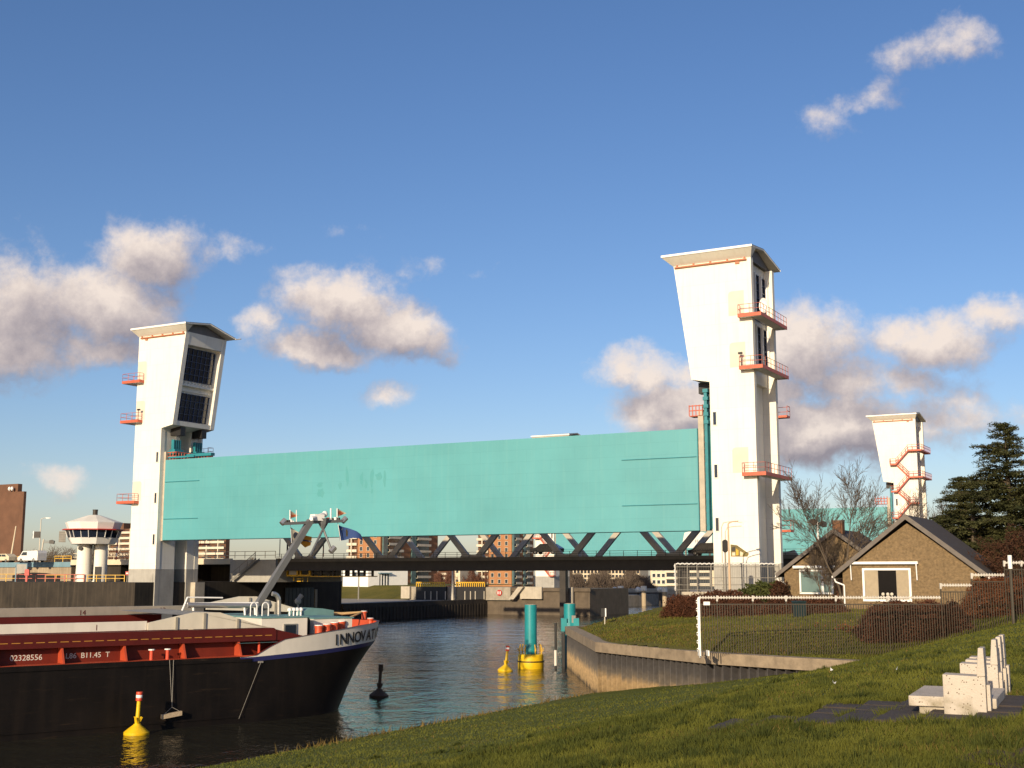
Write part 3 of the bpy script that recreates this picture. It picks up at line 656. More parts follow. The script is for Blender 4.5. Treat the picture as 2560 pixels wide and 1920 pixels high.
# steel stair on the abutment
st = thing('service_stair', 'grey steel stair climbing the wall between lift tower and bridge', 'stair', W(-130, 149, 6.95))
for q in (0, .8):
    g = G(W); g.add([(-131.5, 148.4+q, 6.95), (-126.6, 148.4+q, 10.2), (-126.6, 148.4+q, 10.5), (-131.5, 148.4+q, 7.25), (-131.5, 148.5+q, 6.95), (-126.6, 148.5+q, 10.2), (-126.6, 148.5+q, 10.5), (-131.5, 148.5+q, 7.25)],
                    [(0, 1, 2, 3), (7, 6, 5, 4), (0, 4, 5, 1), (1, 5, 6, 2), (2, 6, 7, 3), (3, 7, 4, 0)]); g.build('stringer', M['steelgrey'], st)
g = G(W)
for k in range(15): g.box(-131.3+k*.33, -131.0+k*.33, 148.5, 149.2, 7.2+k*.217, 7.24+k*.217)
g.build('treads', M['steelgrey'], st, kind='stuff')
g = G(W); g.tube((-131.5, 148.4, 8.1), (-126.6, 148.4, 11.4), .05)
for k in range(4): g.tube((-131.2+k*1.5, 148.4, 7.2+k), (-131.2+k*1.5, 148.4, 8.25+k), .05)
g.build('handrail', M['steelgrey'], st)
# yellow gantry cage and gallery under the bridge
gn = thing('inspection_gantry', 'yellow inspection gantry hanging under the bridge by the quay corner', 'gantry', W(-112, 151, 8))
def pvbox(g, x0, y0, x1, y1, v, dep):
    a = uvz(P_v(x0, y1, v)); b = uvz(P_v(x1, y0, v)); g.box(a[0], b[0], v, v+dep, a[2], b[2]); return g
g = G(W)
for r_ in ((716, 1412, 719, 1440), (741, 1412, 745, 1440), (771, 1408, 776, 1440), (716, 1437, 776, 1441), (741, 1412, 776, 1415), (749, 1424, 752, 1440)): pvbox(g, *r_, 152, .3)
g.build('cage', M['yellow'], gn)
g = G(W); pvbox(g, 722, 1416, 741, 1438, 152.4, .2); g.build('panel', M['greyconc'], gn)
g = G(W); pvbox(g, 776, 1440, 930, 1442, 152, 1.4); g.build('walkway', M['yellow'], gn)
g = G(W)
for x in (778, 800, 822, 832, 862, 868, 880, 893, 908, 928): pvbox(g, x, 1424, x+4, 1440, 152.2, .3)
pvbox(g, 780, 1432, 930, 1434, 152.2, .3); g.build('gallery_frame', M['darksteel'], gn)
g = G(W)
for r_ in ((733, 1443, 735, 1452), (742, 1446, 752, 1448), (742, 1452, 752, 1454), (756, 1444, 757, 1454), (768, 1444, 769, 1454)): pvbox(g, *r_, 152, .2)
g.build('ladder', M['yellow'], gn)
# ------------------------------------------------------------------ left channel wall, pier and lock heads
gw = thing('guide_wall', 'low dark sheet pile wall along the water below the bridge', 'quay wall', W(-131, 200, 0))
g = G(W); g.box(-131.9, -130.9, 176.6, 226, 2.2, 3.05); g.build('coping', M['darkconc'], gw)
g = G(W)
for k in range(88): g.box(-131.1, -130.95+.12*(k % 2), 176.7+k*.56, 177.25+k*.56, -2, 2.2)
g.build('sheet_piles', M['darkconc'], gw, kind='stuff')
fd = thing('recess_shade_panel', 'dark timber panels painting a shaded recess in the quay corner below the bridge', 'fender', W(-131, 170, 3)); g = G(W)
for k in range(8): 
    g = G(W); g.box(-131.2, -130.95, 161.0+k*.95, 161.85+k*.95, 2.2, 5.9); g.build('solid', M['black'], fd)  # black slabs paint the shade of a recess in the wall
g = G(W); g.box(-131.2, -130.95, 168.8, 169.4, 2.6, 5.6); g.build('post', M['conc'], fd)  # pale strip paints the sunlit end of that recess
# small details of the quay edge right beside the tower (sunlit reveal)
qn = thing('quay_pilaster', 'pale concrete pilaster lit by the sun at the foot of the left tower', 'pilaster', W(-130.9, 140, 3)); g = G(W); g.box(-131.2, -130.2, 139.4, 141.4, -1, 6.9); g.build('pilaster_block', M['lightconc'], qn)
# the wall face has pale drips: individual panels of the quay face are cast strips
pr = thing('bridge_pier', 'dark concrete pier head in the water beneath the bridge, middle of picture', 'pier', W(-118, 228, 0))
g = G(W); g.box(-134, -107.5, 226.1, 245, -3, 5.25); g.build('body', M['browncnc'], pr)
g = G(W); g.box(-135.5, -107.2, 225.7, 226.09, 4.7, 5.4); g.build('coping', M['browncnc'], pr)
g = G(W); a = uvz(P_v(1399, 1500, 222)); g.box(a[0], a[0]+1.3, 222, 223.2, -2, 10); g.build('column', M['darksteel'], pr)
g = G(W); pvbox(g, 1300, 1467, 1354, 1497, 225.2, .45); g.build('panel', M['lightconc'], pr)
g = G(W); pvbox(g, 1425, 1468, 1431, 1512, 225, .6); g.build('rib', M['lightconc'], pr)
g = G(W); a = uvz(P_v(1272, 1498, 224.5)); b = uvz(P_v(1296, 1467, 224.5)); g.prism([(a[0], a[2]), (a[0]+1.2, a[2]), (b[0]+1.2, b[2]), (b[0], b[2])], 'y', 224.3, 224.9); g.build('ramp', M['lightconc'], pr)
lk = thing('lock_gate', 'black lock gates with pale ribs and yellow railings on top, under the bridge', 'lock gate', W(-145, 225, 2.8))
g = G(W); pvbox(g, 1040, 1467, 1115, 1500, 225, 1.5); g.build('gate_leaf', M['black'], lk)
g = G(W); pvbox(g, 1142, 1467, 1212, 1500, 225, 1.5); g.build('gate_leaf', M['black'], lk)
for x in (1061, 1076, 1091, 1112, 1161, 1175, 1187, 1209):
    g = G(W); pvbox(g, x, 1478, x+2, 1499, 224.8, .19); g.build('rib', M['lightconc'], lk)
for (xa, xb) in ((1040, 1112), (1140, 1212)):
    for x in range(xa, xb, 5):
        g = G(W); pvbox(g, x, 1456, x+2, 1467, 225.1, .1); g.build('railing_post', M['yellow'], lk)
    g = G(W); pvbox(g, xa, 1455, xb, 1457.5, 225.1, .1); g.build('railing', M['yellow'], lk)
hw = thing('lock_wall', 'sunlit concrete lock head left of the black lock gates', 'lock head', W(-150, 225, 2.8))
g = G(W); pvbox(g, 1002, 1466, 1024, 1496, 224.9, 3); g.build('block', M['lightconc'], hw); g = G(W); pvbox(g, 1024.5, 1467, 1040, 1500, 225.6, 4); g.build('block', M['conc'], hw)
g = G(W); pvbox(g, 1115, 1467, 1141, 1500, 225.6, 4); g.build('block', M['conc'], hw); g = G(W); pvbox(g, 1212, 1468, 1276, 1500, 225.4, 4); g.build('block', M['conc'], hw)
sg = thing('round_sign', 'small red round sign with white marks on the lock wall', 'sign', W(-125, 225, 4)); a = P_v(1248, 1482, 225.2)
g = G(); g.tube(a, a+V*.08, .62, 16); g.build('disc', M['redpaint'], sg)
for s in (-1, 1):
    g = G(W); p = uvz(a); g.box(p[0]+s*.25-.1, p[0]+s*.25+.1, p[1]-.06, p[1]-.003, p[2]-.3, p[2]+.3); g.build('mark', M['white'], sg)
def lamp(label, base, h, arms=(), r=.09, heads=True, m='lampgrey', group=None):
    t = thing('street_lamp', label, 'lamp post', base, group)
    g = G(); g.tube(base, base+Vector((0, 0, h)), r*1.3, 8, r*.75); g.build('pole', M[m], t)
    for (dx, dy, dz) in arms:
        top = base+Vector((0, 0, h)); e_ = top+Vector((dx, dy, dz)); g = G(); mid = top+Vector((dx*.35, dy*.35, dz*.75)); g.path([top, mid, e_], r*.6, 6); a_ = g.build('arm', M[m], t)
        q = Vector((dx, dy, 0)).normalized(); g = G(frame(e_, math.atan2(q.y, q.x))); g.prism([(-.1, .06), (.75, .02), (.8, -.06), (.3, -.16), (-.1, -.1)], 'y', -.16, .16); g.build('lamp_head', M['white'] if m != 'steelgrey' else M['steelgrey'], a_)
    return t
a = P_v(1131, 1500, 224); lamp('pale thin post standing in front of the lock gates', a, P_v(1131, 1420, 224).z-a.z, r=.22)
a = P_v(896, 1500, 214); lt = lamp('black lamp post on the grass slope before the white building', a, P_v(897, 1400, 214).z-a.z, r=.13, m='steelgrey')
# grass slope and white clubhouse
g = G(W); a = uvz(P_d(840, 1497, 262)); b = uvz(P_d(1006, 1497, 262)); vv = 228
g.add([(-190, vv, 2.76), (-146, vv, 2.76), (-150, vv+13, 5.6), (-190, vv+13, 5.6), (-190, vv+60, 5.6), (-150, vv+60, 5.6)], [(0, 1, 2, 3), (3, 2, 5, 4)]); g.build('grass_slope', M['grass2'], kind='structure')
o = P_d(920, 1467, 292); wb = thing('white_building', 'low white building on the grass slope seen under the bridge', 'building', o); T = frame((o.x, o.y, 5.2), R(-8))
g = G(T); A1 = Vector((math.cos(R(143)), math.sin(R(143)))); 
def wq(d0, s0, d1, s1): pass
LW = 7.4; RW = 11.5; dL = Vector((-.86, .51)); dR = Vector((.74, .67))
def wall_box(g, o2, d, L_, z0, z1, off0, off1):
    n = Vector((d.y, -d.x)); 
    if n.y > 0: n = -n
    p = lambda s, o_, z: (o2.x+d.x*s+n.x*o_, o2.y+d.y*s+n.y*o_, z)
    return g.add([p(0, off0, z0), p(L_, off0, z0), p(L_, off1, z0), p(0, off1, z0), p(0, off0, z1), p(L_, off0, z1), p(L_, off1, z1), p(0, off1, z1)],
                 [(0, 3, 2, 1), (4, 5, 6, 7), (0, 1, 5, 4), (1, 2, 6, 5), (2, 3, 7, 6), (3, 0, 4, 7)])
o2 = Vector((o.x, o.y)); g = G(); c2 = o2+dL*LW; c3 = o2+dR*RW; c4 = c2+dR*RW
g.add([(*o2, 5.2), (*c2, 5.2), (*c4, 5.2), (*c3, 5.2), (*o2, 9.35), (*c2, 9.35), (*c4, 9.35), (*c3, 9.35)], [(0, 3, 2, 1), (4, 5, 6, 7), (0, 1, 5, 4), (1, 2, 6, 5), (2, 3, 7, 6), (3, 0, 4, 7)]); g.build('walls', M['white'], wb)
g = G(); wall_box(g, o2+dR*3.2, dR, 2.6, 5.3, 8.2, .02, .1); dr = g.build('door', M['darkwin'], wb)
for k in range(3):
    g = G(); wall_box(g, o2+dR*(3.5+k*.8), dR, .3, 5.35, 8.1, .1, .16); g.build('frame', M['white'], dr)
g = G(); wall_box(g, o2+dR*2.8, dR, 3.4, 8.3, 8.5, .02, 1.0); g.build('canopy', M['bluepaint'], wb)
for k in range(3):
    g = G(); wall_box(g, o2+dL*(1.2+k*2.1), dL, 1.2, 7.6, 8.6, .02, .08); g.build('window', M['darkwin'], wb)
# ------------------------------------------------------------------ distant blocks of flats
def facade_windows(t, o2, d, L_, z0, z1, nx, nz, ww, wh, m, frame_m=None, name='window', sill=False):
    cell = L_/nx; ch = (z1-z0)/nz
    n = Vector((d.y, -d.x)); 
    if n.y > 0: n = -n
    ang = math.atan2(d.y, d.x)
    g = G(); flip = -1 if Vector((-d.y, d.x)).dot(n) < 0 else 1
    y0, y1 = (0.02, .14) if flip > 0 else (-.14, -.02)
    g.box(-ww/2, ww/2, y0, y1, -wh/2, wh/2); me = g.mesh(name, m)
    fm = None
    if frame_m:
        g = G(); e = .12; ya, yb = (.02, .3) if flip > 0 else (-.3, -.02)
        for (a, b, c, dd) in ((-ww/2-e, -ww/2, -wh/2, wh/2), (ww/2, ww/2+e, -wh/2, wh/2), (-ww/2-e, ww/2+e, wh/2, wh/2+e), (-ww/2-e, ww/2+e, -wh/2-e, -wh/2)): g.box(a, b, ya, yb, c, dd)
        fm = g.mesh('frame', frame_m)
    for i in range(nx):
        for k in range(nz):
            p = o2+d*(cell*(i+.5)); q = (p.x, p.y, z0+ch*(k+.5)); w_ = inst(me, name, t, q, ang)
            if fm: inst(fm, 'frame', t, q, ang)
def balconies(t, o2, d, L_, z0, ch, nz, depth, m, name='balcony', gaps=0):
    n = Vector((d.y, -d.x)); 
    if n.y > 0: n = -n
    for k in range(nz):
        g = G(); wall_box(g, o2, d, L_, z0+k*ch, z0+k*ch+1.05, depth-.12, depth); wall_box(g, o2, d, L_, z0+k*ch-.15, z0+k*ch, .02, depth-.125); g.build(name, m, t)
def block(label, xa, xm, xb, D, ztop, m, name='apartment_block', dl=None, depth=14):
    """front face from pixel xa to xm facing the sun, side face from xm to xb"""
    o = P_d(xm, 1437, D); o2 = Vector((o.x, o.y)); dF = -Vector((U.x, U.y)); dS = Vector((V.x, V.y))
    def solve(x, d):
        s = (x-1280)/F/1.011; return (s*o2.y-o2.x)/(d.x-s*d.y)
    LF = solve(xa, dF); LS = solve(xb, dS) if xb else depth
    t = thing(name, label, 'apartment block', (o.x, o.y, 2.6)); g = G(); c2 = o2+dF*LF; c3 = o2+dS*LS; c4 = c2+dS*LS
    g.add([(*o2, 2.4), (*c2, 2.4), (*c4, 2.4), (*c3, 2.4), (*o2, ztop), (*c2, ztop), (*c4, ztop), (*c3, ztop)], [(0, 3, 2, 1), (4, 5, 6, 7), (0, 1, 5, 4), (1, 2, 6, 5), (2, 3, 7, 6), (3, 0, 4, 7)])
    g.build('walls', m, t); return t, o2, dF, LF, dS, LS
for (xa, xc, xm, xb, D, lab) in ((868, 893, 950, 1094, 560, 'orange brick apartment tower behind the bridge, the left one near the blue flag'), (1193, 1222, 1279, 1334, 585, 'orange brick apartment tower behind the bridge, the right one beside red stairs')):
    t, o2, dF, LF, dS, LS = block(lab, xc, xm, xb, D, 40, M['brick'])
    facade_windows(t, o2+dF*.8, dF, LF-1, 3.5, 38.5, 3, 12, 1.3, 1.7, M['darkwin'], M['balc'])
    nb = 3 if LS > 60 else 2
    for i in range(nb):
        s0 = LS*(.03+i*.97/nb); seg = LS*.97/nb
        g = G(); wall_box(g, o2+dS*s0, dS, seg*.16, 3, 39.8, .03, .6); g.build('glass_strip', M['tealwin'], t)
        g = G(); wall_box(g, o2+dS*(s0+seg*.16), dS, seg*.5, 3, 39.8, .02, .06); g.build('glazing', M['darkwin'], t)
        balconies(t, o2+dS*(s0+seg*.16), dS, seg*.5, 3.6, 2.93, 12, 1.4, M['balc'])
    of = o2+dF*LF
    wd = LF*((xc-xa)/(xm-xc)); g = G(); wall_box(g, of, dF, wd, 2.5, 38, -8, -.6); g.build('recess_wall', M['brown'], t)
    balconies(t, of, dF, wd, 3.6, 2.93, 12, .9, M['balc'])
    g = G(); wall_box(g, of+dF*(wd*.45), dF, .5, 2.5, 38, .95, 1.3); g.build('column', M['balc'], t)
# brown slab at the left edge
t, o2, dF, LF, dS, LS = block('brown brick tower block with a plain gable wall at the left picture edge', -60, 48, 55, 420, 8+(1437-1231)/F*420, M['brown'])
g = G(); z_ = 8+(1437-1231)/F*420; wall_box(g, o2+dF*3.5, dF, 12, z_, z_+2.7, -2.0, -.3); g.build('roof_house', M['brown'], t)
for k in range(2):
    a = o2+dF*(5.0+k*1.3); g = G(); g.lathe((a.x-.4, a.y-.75, z_+.3), [(.15, 0), (.55, .5), (.4, 1.2), (.1, 1.4)], 8); g.build('roof_vent', M['white'], t)
# pale balcony slab behind the left lift tower
t, o2, dF, LF, dS, LS = block('long pale block of flats with brown panels, behind the left tower and control tower', 236, 562, 572, 640, 8+(1437-1318)/F*640, M['brown'], depth=12)
ztop = 8+(1437-1318)/F*640
nst = 10; ch = (ztop-3.2)/nst
balconies(t, o2, dF, LF, 3.6, ch, nst, 1.5, M['balc'])
facade_windows(t, o2, dF, LF, 3.4, ztop-.2, 22, nst, 2.1, 1.3, M['darkwin'])
for k in range(12):
    g = G(); wall_box(g, o2+dF*(LF*(k+.5)/12), dF, .5, 3, ztop, .03, 1.45); g.build('pier', M['balc'], t)
a = o2+dF*(LF*.79); g = G(); wall_box(g, a, dF, 8, ztop, ztop+3.2, -8, -1); g.build('roof_house', M['brown'], t)
# pale flats far right across the water, and slab behind the trees
t, o2, dF, LF, dS, LS = block('cream low flats across the water, left of the tall tower base', 1626, 1790, None, 600, 8+(1437-1413)/F*600, M['cream'])
facade_windows(t, o2+dF*(LF*.76), dF, LF*.22, 3.0, 12.4, 3, 3, 1.6, 1.7, M['darkwin'], M['white'])
for (sa, sb) in ((.52, .75), (.06, .46)):
    g = G(); wall_box(g, o2+dF*(LF*sa), dF, LF*(sb-sa), 3, 12.4, .02, .06); g.build('recess', M['darkwin'], t)
    balconies(t, o2+dF*(LF*sa), dF, LF*(sb-sa), 2.9, 3.1, 3, 1.4, M['balc'])
t, o2, dF, LF, dS, LS = block('long pale flats beyond the brown trees under the bridge', 1425, 1600, None, 820, 8+(1437-1415)/F*820, M['cream'])
facade_windows(t, o2, dF, LF, 3.0, 14, 20, 4, 1.5, 1.5, M['darkwin'], M['brown'])
# small white/grey block seen between the brick towers
t, o2, dF, LF, dS, LS = block('pale flats with white balconies between the orange brick towers', 1096, 1142, 1150, 700, 8+(1437-1419)/F*700, M['brown'], depth=12)
balconies(t, o2, dF, LF, 3.2, 2.4, 4, 1.2, M['balc']); facade_windows(t, o2, dF, LF, 3.2, 12, 6, 4, 1.2, 1.1, M['darkwin'])
t, o2, dF, LF, dS, LS = block('narrow cream gable between lock posts under the bridge', 1137, 1150, None, 420, 12, M['cream'], name='gable_house', depth=8)
facade_windows(t, o2, dF, LF, 4, 11, 1, 2, .8, 1.2, M['darkwin'])
print('p2 ok')
# ================================================================== the barge
M.update(
 hull=mat('black_hull_paint', (.0075,.0055,.0045), .5, .5, .5, .1, 3, streak=.35, streak_col=(.020,.014,.010), spec=.25),
 navy=mat('navy_band', (.02,.022,.10), .4, .15, 1),
 bulwark=mat('bulwark_white', (.66,.62,.55), .45, .07, .8, streak=.15),
 coam=mat('coaming_red', (.085,.010,.008), .5, .2, .8, streak=.25, streak_col=(.05,.01,.008), spec=.3),  # red darkened to hold the shade on the near coaming
 coamw=mat('coaming_wall_red', (.15,.020,.010), .5, .2, .8, streak=.25, streak_col=(.09,.015,.01), spec=.3),  # coaming wall red, kept dark for the same shade
 stiff=mat('stiffener_red', (.42,.06,.022), .5, .15, 1),  # brighter red carries the sunlight on the stiffener faces
 orange=mat('deck_red_orange', (.52,.075,.025), .45, .12, 2),
 creamp=mat('cream_panel', (.62,.57,.47), .55, .08, 1, streak=.15),
 greyp=mat('grey_coaming', (.27,.25,.21), .6, .12, .8, streak=.2),
 tealdeck=mat('teal_deck', (.12,.24,.24), .6, .12, 1),
 rope=mat('mooring_rope', (.55,.36,.16), .9, .15, 8),
 wood=mat('old_timber', (.42,.33,.22), .85, .25, 3, stretch=(1, 6, 6)),
 mastgrey=mat('mast_grey', (.125,.13,.135), .45, .1, 1.5),
 letter=mat('sign_white', (.62,.60,.55), .6, .05, 2),
 letterblack=mat('letter_black', (.012,.012,.016), .5, .1, 2),
 ybuoy=mat('buoy_yellow', (.72,.46,.01), .4, .12, 3, streak=.15),
 bbuoy=mat('buoy_weathered_brown', (.075,.042,.018), .7, .3, 2),
 teal2=mat('pile_teal', (.015,.24,.26), .4, .2, .8, streak=.35, streak_col=(.01,.10,.13)),
 redband=mat('red_band', (.60,.07,.03), .5, .08, 2),
)
BA = P_z(0, 1855, 0); BA.z = 0; BD = Vector((math.cos(R(38)), math.sin(R(38)), 0)); BN = Vector((-BD.y, BD.x, 0))
def B(s, w, z): return BA+BD*s+BN*w+Vector((0, 0, z))
def pw(x, y, w):
    d = ray(x, y); t = (BA.dot(BN)+w)/d.dot(BN); P = Vector((0, 0, EYE))+d*t; q = P-BA; return (q.dot(BD), w, P.z)
bg_ = thing('cargo_barge', 'black hulled cargo barge with red coaming and white bow, moored at left', 'barge', B(10, 5.7, 0))
HB = 5.72; S0 = 12.5
def tip(z): return float(np.interp(z, [-1, 0, 1.2, 2.4, 4.1, 5.4], [20.6, 21.0, 21.6, 22.3, 23.75, 24.0]))
def ztop(s): return float(np.interp(s, [13.3, 15.0, 18, 21, 25.3], [3.52, 4.38, 4.72, 5.0, 5.25]))
def znav(s): return float(np.interp(s, [13.3, 18, 22, 25.3], [3.5, 3.72, 3.95, 4.12]))
def outline(t, zf, off=0):
    """t from -1 (near side aft) through 0 (stem) to 1; zf(s) gives the height"""
    tt = 1-abs(t); a = tt*math.pi/2; s = S0+12*math.sin(a)
    z = zf(s); tp = tip(z); s = S0+(tp-S0-off)*math.sin(a)**.92; z = zf(s) ; b = (HB-off)*math.cos(a)**.72
    return (s, HB-math.copysign(b, -t) if False else HB+(b if t > 0 else -b), z)
NT = 44; TS = [-1+2*i/NT for i in range(NT+1)]
def skin(name, zfs, m, off=0, smooth=True, aft=None):
    g = G(B); rows = []
    for zf in zfs:
        row = [outline(t, zf, off) for t in TS]
        if aft is not None: row = [(aft, off, zf(aft))]+row+[(aft, 2*HB-off, zf(aft))]
        rows.append(row)
    n = len(rows[0]); vs = [p for r_ in rows for p in r_]
    g.add(vs, [(k*n+i, k*n+i+1, (k+1)*n+i+1, (k+1)*n+i) for k in range(len(rows)-1) for i in range(n-1)])
    return g.build(name, m, bg_, smooth=smooth)
cst = lambda z: (lambda s: z)
skin('hull', [cst(-1), cst(0), cst(1.2), cst(2.4), lambda s: min(znav(s)-.28, 3.4), lambda s: max(3.52, znav(s)-.2) if s > 13.3 else 3.55], M['hull'], aft=-60)
skin('navy_band', [lambda s: znav(s)-.24, lambda s: znav(s)], M['navy'], off=-.012)
skin('bulwark', [lambda s: znav(s), lambda s: max(ztop(s), znav(s)+.02)], M['bulwark'], off=-.006)
skin('bulwark_lining', [lambda s: znav(s)+.1, lambda s: max(ztop(s)-.02, znav(s)+.01)], M['orange'], off=.1)
g = G(B); rows = [[outline(t, lambda s: max(ztop(s), znav(s)+.02), o_) for t in TS] for o_ in (-.05, .14)]
g.add(rows[0]+rows[1], [(i, i+1, len(TS)+i+1, len(TS)+i) for i in range(NT)]); g.build('bulwark_cap', M['coam'], bg_)
def scuffs(m):
    t = m.node_tree; l = t.links; b = t.nodes['Principled BSDF']; src = b.inputs['Base Color'].links[0].from_socket
    co = t.nodes.new('ShaderNodeTexCoord'); mp = t.nodes.new('ShaderNodeMapping'); mp.inputs['Scale'].default_value = (.35, .35, 4.5); l.new(co.outputs['Object'], mp.inputs[0])
    nz = t.nodes.new('ShaderNodeTexNoise'); nz.inputs['Scale'].default_value = 1.3; nz.inputs['Detail'].default_value = 8; nz.inputs['Roughness'].default_value = .7; l.new(mp.outputs[0], nz.inputs['Vector'])
    mr = t.nodes.new('ShaderNodeMapRange'); l.new(nz.outputs[0], mr.inputs[0]); mr.inputs[1].default_value = .60; mr.inputs[2].default_value = .72; mr.inputs[4].default_value = .7
    mx = t.nodes.new('ShaderNodeMix'); mx.data_type = 'RGBA'; l.new(mr.outputs[0], mx.inputs[0]); l.new(src, mx.inputs[6]); mx.inputs[7].default_value = (.038, .025, .016, 1); l.new(mx.outputs[2], b.inputs['Base Color'])
scuffs(M['hull'])
g = G(B); g.box(-60, 13.2, -.07, -.004, 3.28, 3.42); g.build('rubbing_strake', M['hull'], bg_)
g = G(B); g.box(-60, 12.8, -.05, -.004, .30, .40); g.build('bilge_strake', M['hull'], bg_)
# decks
g = G(B); g.box(-60, 14, .05, 2*HB-.05, 3.3, 3.56); g.build('side_deck', M['stiff'], bg_)
g = G(B); pts = [outline(t, cst(4.3), .12) for t in TS]; g.add([(p[0], p[1], 4.25) for p in pts], [tuple(range(len(pts)))]); g.build('foredeck', M['tealdeck'], bg_)
# hold coaming, near side
g = G(B); g.box(-60, 14.7, .95, 1.1, 3.56, 4.35); g.build('coaming_wall', M['coamw'], bg_)
g = G(B); g.prism([(-60, 4.35), (14.9, 4.35), (14.9, 4.92), (14.75, 5.04), (-60, 5.08)], 'y', .45, 1.1); g.build('coaming_beam', M['coam'], bg_)
g = G(B); g.prism([(14.9, 4.35), (14.9, 4.95), (16.6, 4.55), (16.6, 4.3)], 'y', .5, 1.0); g.prism([(14.7, 3.56), (14.7, 4.35), (14.9, 4.35), (16.6, 4.3), (15.2, 3.9)], 'y', .6, .95); g.build('coaming_end', M['coam'], bg_)
for k in range(-14, 4):
    s = 2.92+3.24*k; g = G(B); g.prism([(.12, 3.57), (.94, 3.57), (.94, 4.34), (.5, 4.34)], 'x', s-.05, s+.05); g.build('stiffener', M['stiff'], bg_)
g = G(B); g.box(-60, 7.5, .98, 1.08, 5.085, 5.56); g.build('hatch_side', M['bulwark'], bg_)
def seg7(s, *a, **k): return text(s, *a, **k)
text('02328556', 'lettering', M['letter'], bg_, B(.50, .944, 3.76), BD, (0, 0, 1), .40)
text('L86  B11.45  T', 'lettering', M['letter'], bg_, B(3.25, .944, 3.77), BD, (0, 0, 1), .385)
text('1', 'lettering', M['coam'], bg_, B(4.7, .976, 5.14), BD, (0, 0, 1), .42)
dm = G(); dm.box(0, .42, -.004, 0, 0, .035); dme = dm.mesh('weld_dash', mat('yellow_dash', (.45,.22,.03), .6, .2, 3))
for k in range(28): o = inst(dme, 'dash', bg_, B(-2+k*.6, .448, 4.62), math.atan2(BD.y, BD.x))
for s in (7.55, 8.44):
    g = G(B); g.lathe((s, .3, 3.56), [(.10, 0), (.10, .5)], 10); b = g.build('small_bollard', M['redband'], bg_, smooth=True); g = G(B); g.lathe((s, .3, 4.06), [(.17, 0), (.17, .06)], 10); g.build('cap', M['white'], b)
g = G(B); g.lathe((12.0+1.8, .35, 3.56), [(.08, 0), (.07, .7)], 8); g.build('stanchion', M['redband'], bg_)
# cream end panels of the hold (near and far) with stiffeners and the sloping grey cover between them
g = G(B); g.prism([(7.52, 5.085), (7.52, 5.47), (10.1, 5.98), (11.63, 5.94), (14.8, 4.96), (14.75, 5.05)], 'y', .86, .96); pn = g.build('end_panel', M['creamp'], bg_)
for s, h in ((9.1, 5.74), (10.72, 5.93), (12.7, 5.58)):
    g = G(B); g.box(s-.06, s+.06, .78, .857, 5.06, h); g.build('stiffener', M['greyp'], pn)
FW = 8.2
def fw(x, y): p = pw(x, y, FW); return (p[0], p[2])
g = G(B); poly = [fw(515, 1524), fw(515, 1508), fw(598, 1491), fw(640, 1491), fw(740, 1521), fw(740, 1530)]; g.prism(poly, 'y', FW-.05, FW+.05); pn = g.build('end_panel', M['creamp'], bg_)
for x, y in ((624, 1494), (688, 1507)):
    p = pw(x, y, FW-.05); g = G(B); g.box(p[0]-.06, p[0]+.06, FW-.13, FW-.053, 5.2, p[2]); g.build('stiffener', M['greyp'], pn)
g = G(B); g.add([(9.2, .97, 5.86), (11.63, .97, 5.93), (14.4, .97, 5.06), (14.4, 9.6, 5.32), (11.63, 9.6, 5.98), (9.2, 9.6, 5.9)], [(0, 1, 4, 5), (1, 2, 3, 4)]); g.build('hold_end_cover', M['greyp'], bg_)
g = G(B); g.box(-60, 12.0, 9.9, 10.05, 3.6, 5.62); g.build('coaming_wall', M['coam'], bg_)
g = G(B); g.box(-60, 14.2, 10.0, 10.35, 5.63, 6.12); g.build('hatch_side', M['greyp'], bg_)
for s_, x, y in (('14', 197, 1538), ('13', 398, 1531)):
    p = pw(x, y, 9.99); text(s_, 'lettering', M['coam'], bg_, B(p[0], 9.99, p[2]), BD, (0, 0, 1), .42)
g = G(B); g.box(-60, 11.5, 1.2, 9.8, .4, .6); g.build('hold_floor', M['greyp'], bg_)
# deck house and forward house
g = G(B); g.box(14.25, 17.15, 1.0, 8.9, 4.2, 5.55); g.build('deck_house', M['bulwark'], bg_)
g = G(B); g.box(14.2, 17.2, .95, 9.0, 5.553, 5.63); g.build('house_roof', M['tealdeck'], bg_)
g = G(B); g.box(15.62, 16.46, .93, .997, 4.42, 5.22); wf = g.build('house_window', M['chrome'], bg_); g = G(B); g.box(15.70, 16.38, .90, .927, 4.5, 5.15); g.build('pane', M['glassdark'], wf)
g = G(B); g.box(18.0, 20.6, 1.75, 8.6, 4.3, 5.42); g.build('deck_house', M['bulwark'], bg_)
g = G(B); g.box(17.95, 20.7, 1.7, 8.7, 5.423, 5.5); g.build('house_roof', M['tealdeck'], bg_)
g = G(B); g.box(17.16, 17.99, 2.2, 2.4, 4.3, 5.5); g.build('doorway', M['black'], bg_)
p0_, p1_ = pw(739, 1531, 7.2), pw(815, 1525, 7.2)
g = G(B); g.prism([(p0_[0], 5.2), (p0_[0], p0_[2]+.1), (p0_[0]+.6, p0_[2]+.3), (p1_[0]-.8, p0_[2]+.24), (p1_[0], p1_[2]), (p1_[0], 5.2)], 'y', 6.2, 8.2); g.build('hatch_cover', M['tealdeck'], bg_)
for x in (724, 734, 743, 752):
    p = pw(x, 1536, 2.2); g = G(B); g.lathe((p[0], 2.2, 5.62), [(.05, 0), (.05, .3), (.14, .3), (.13, .42), (.04, .48)], 10); g.build('mushroom_vent', M['white'], bg_, smooth=True)
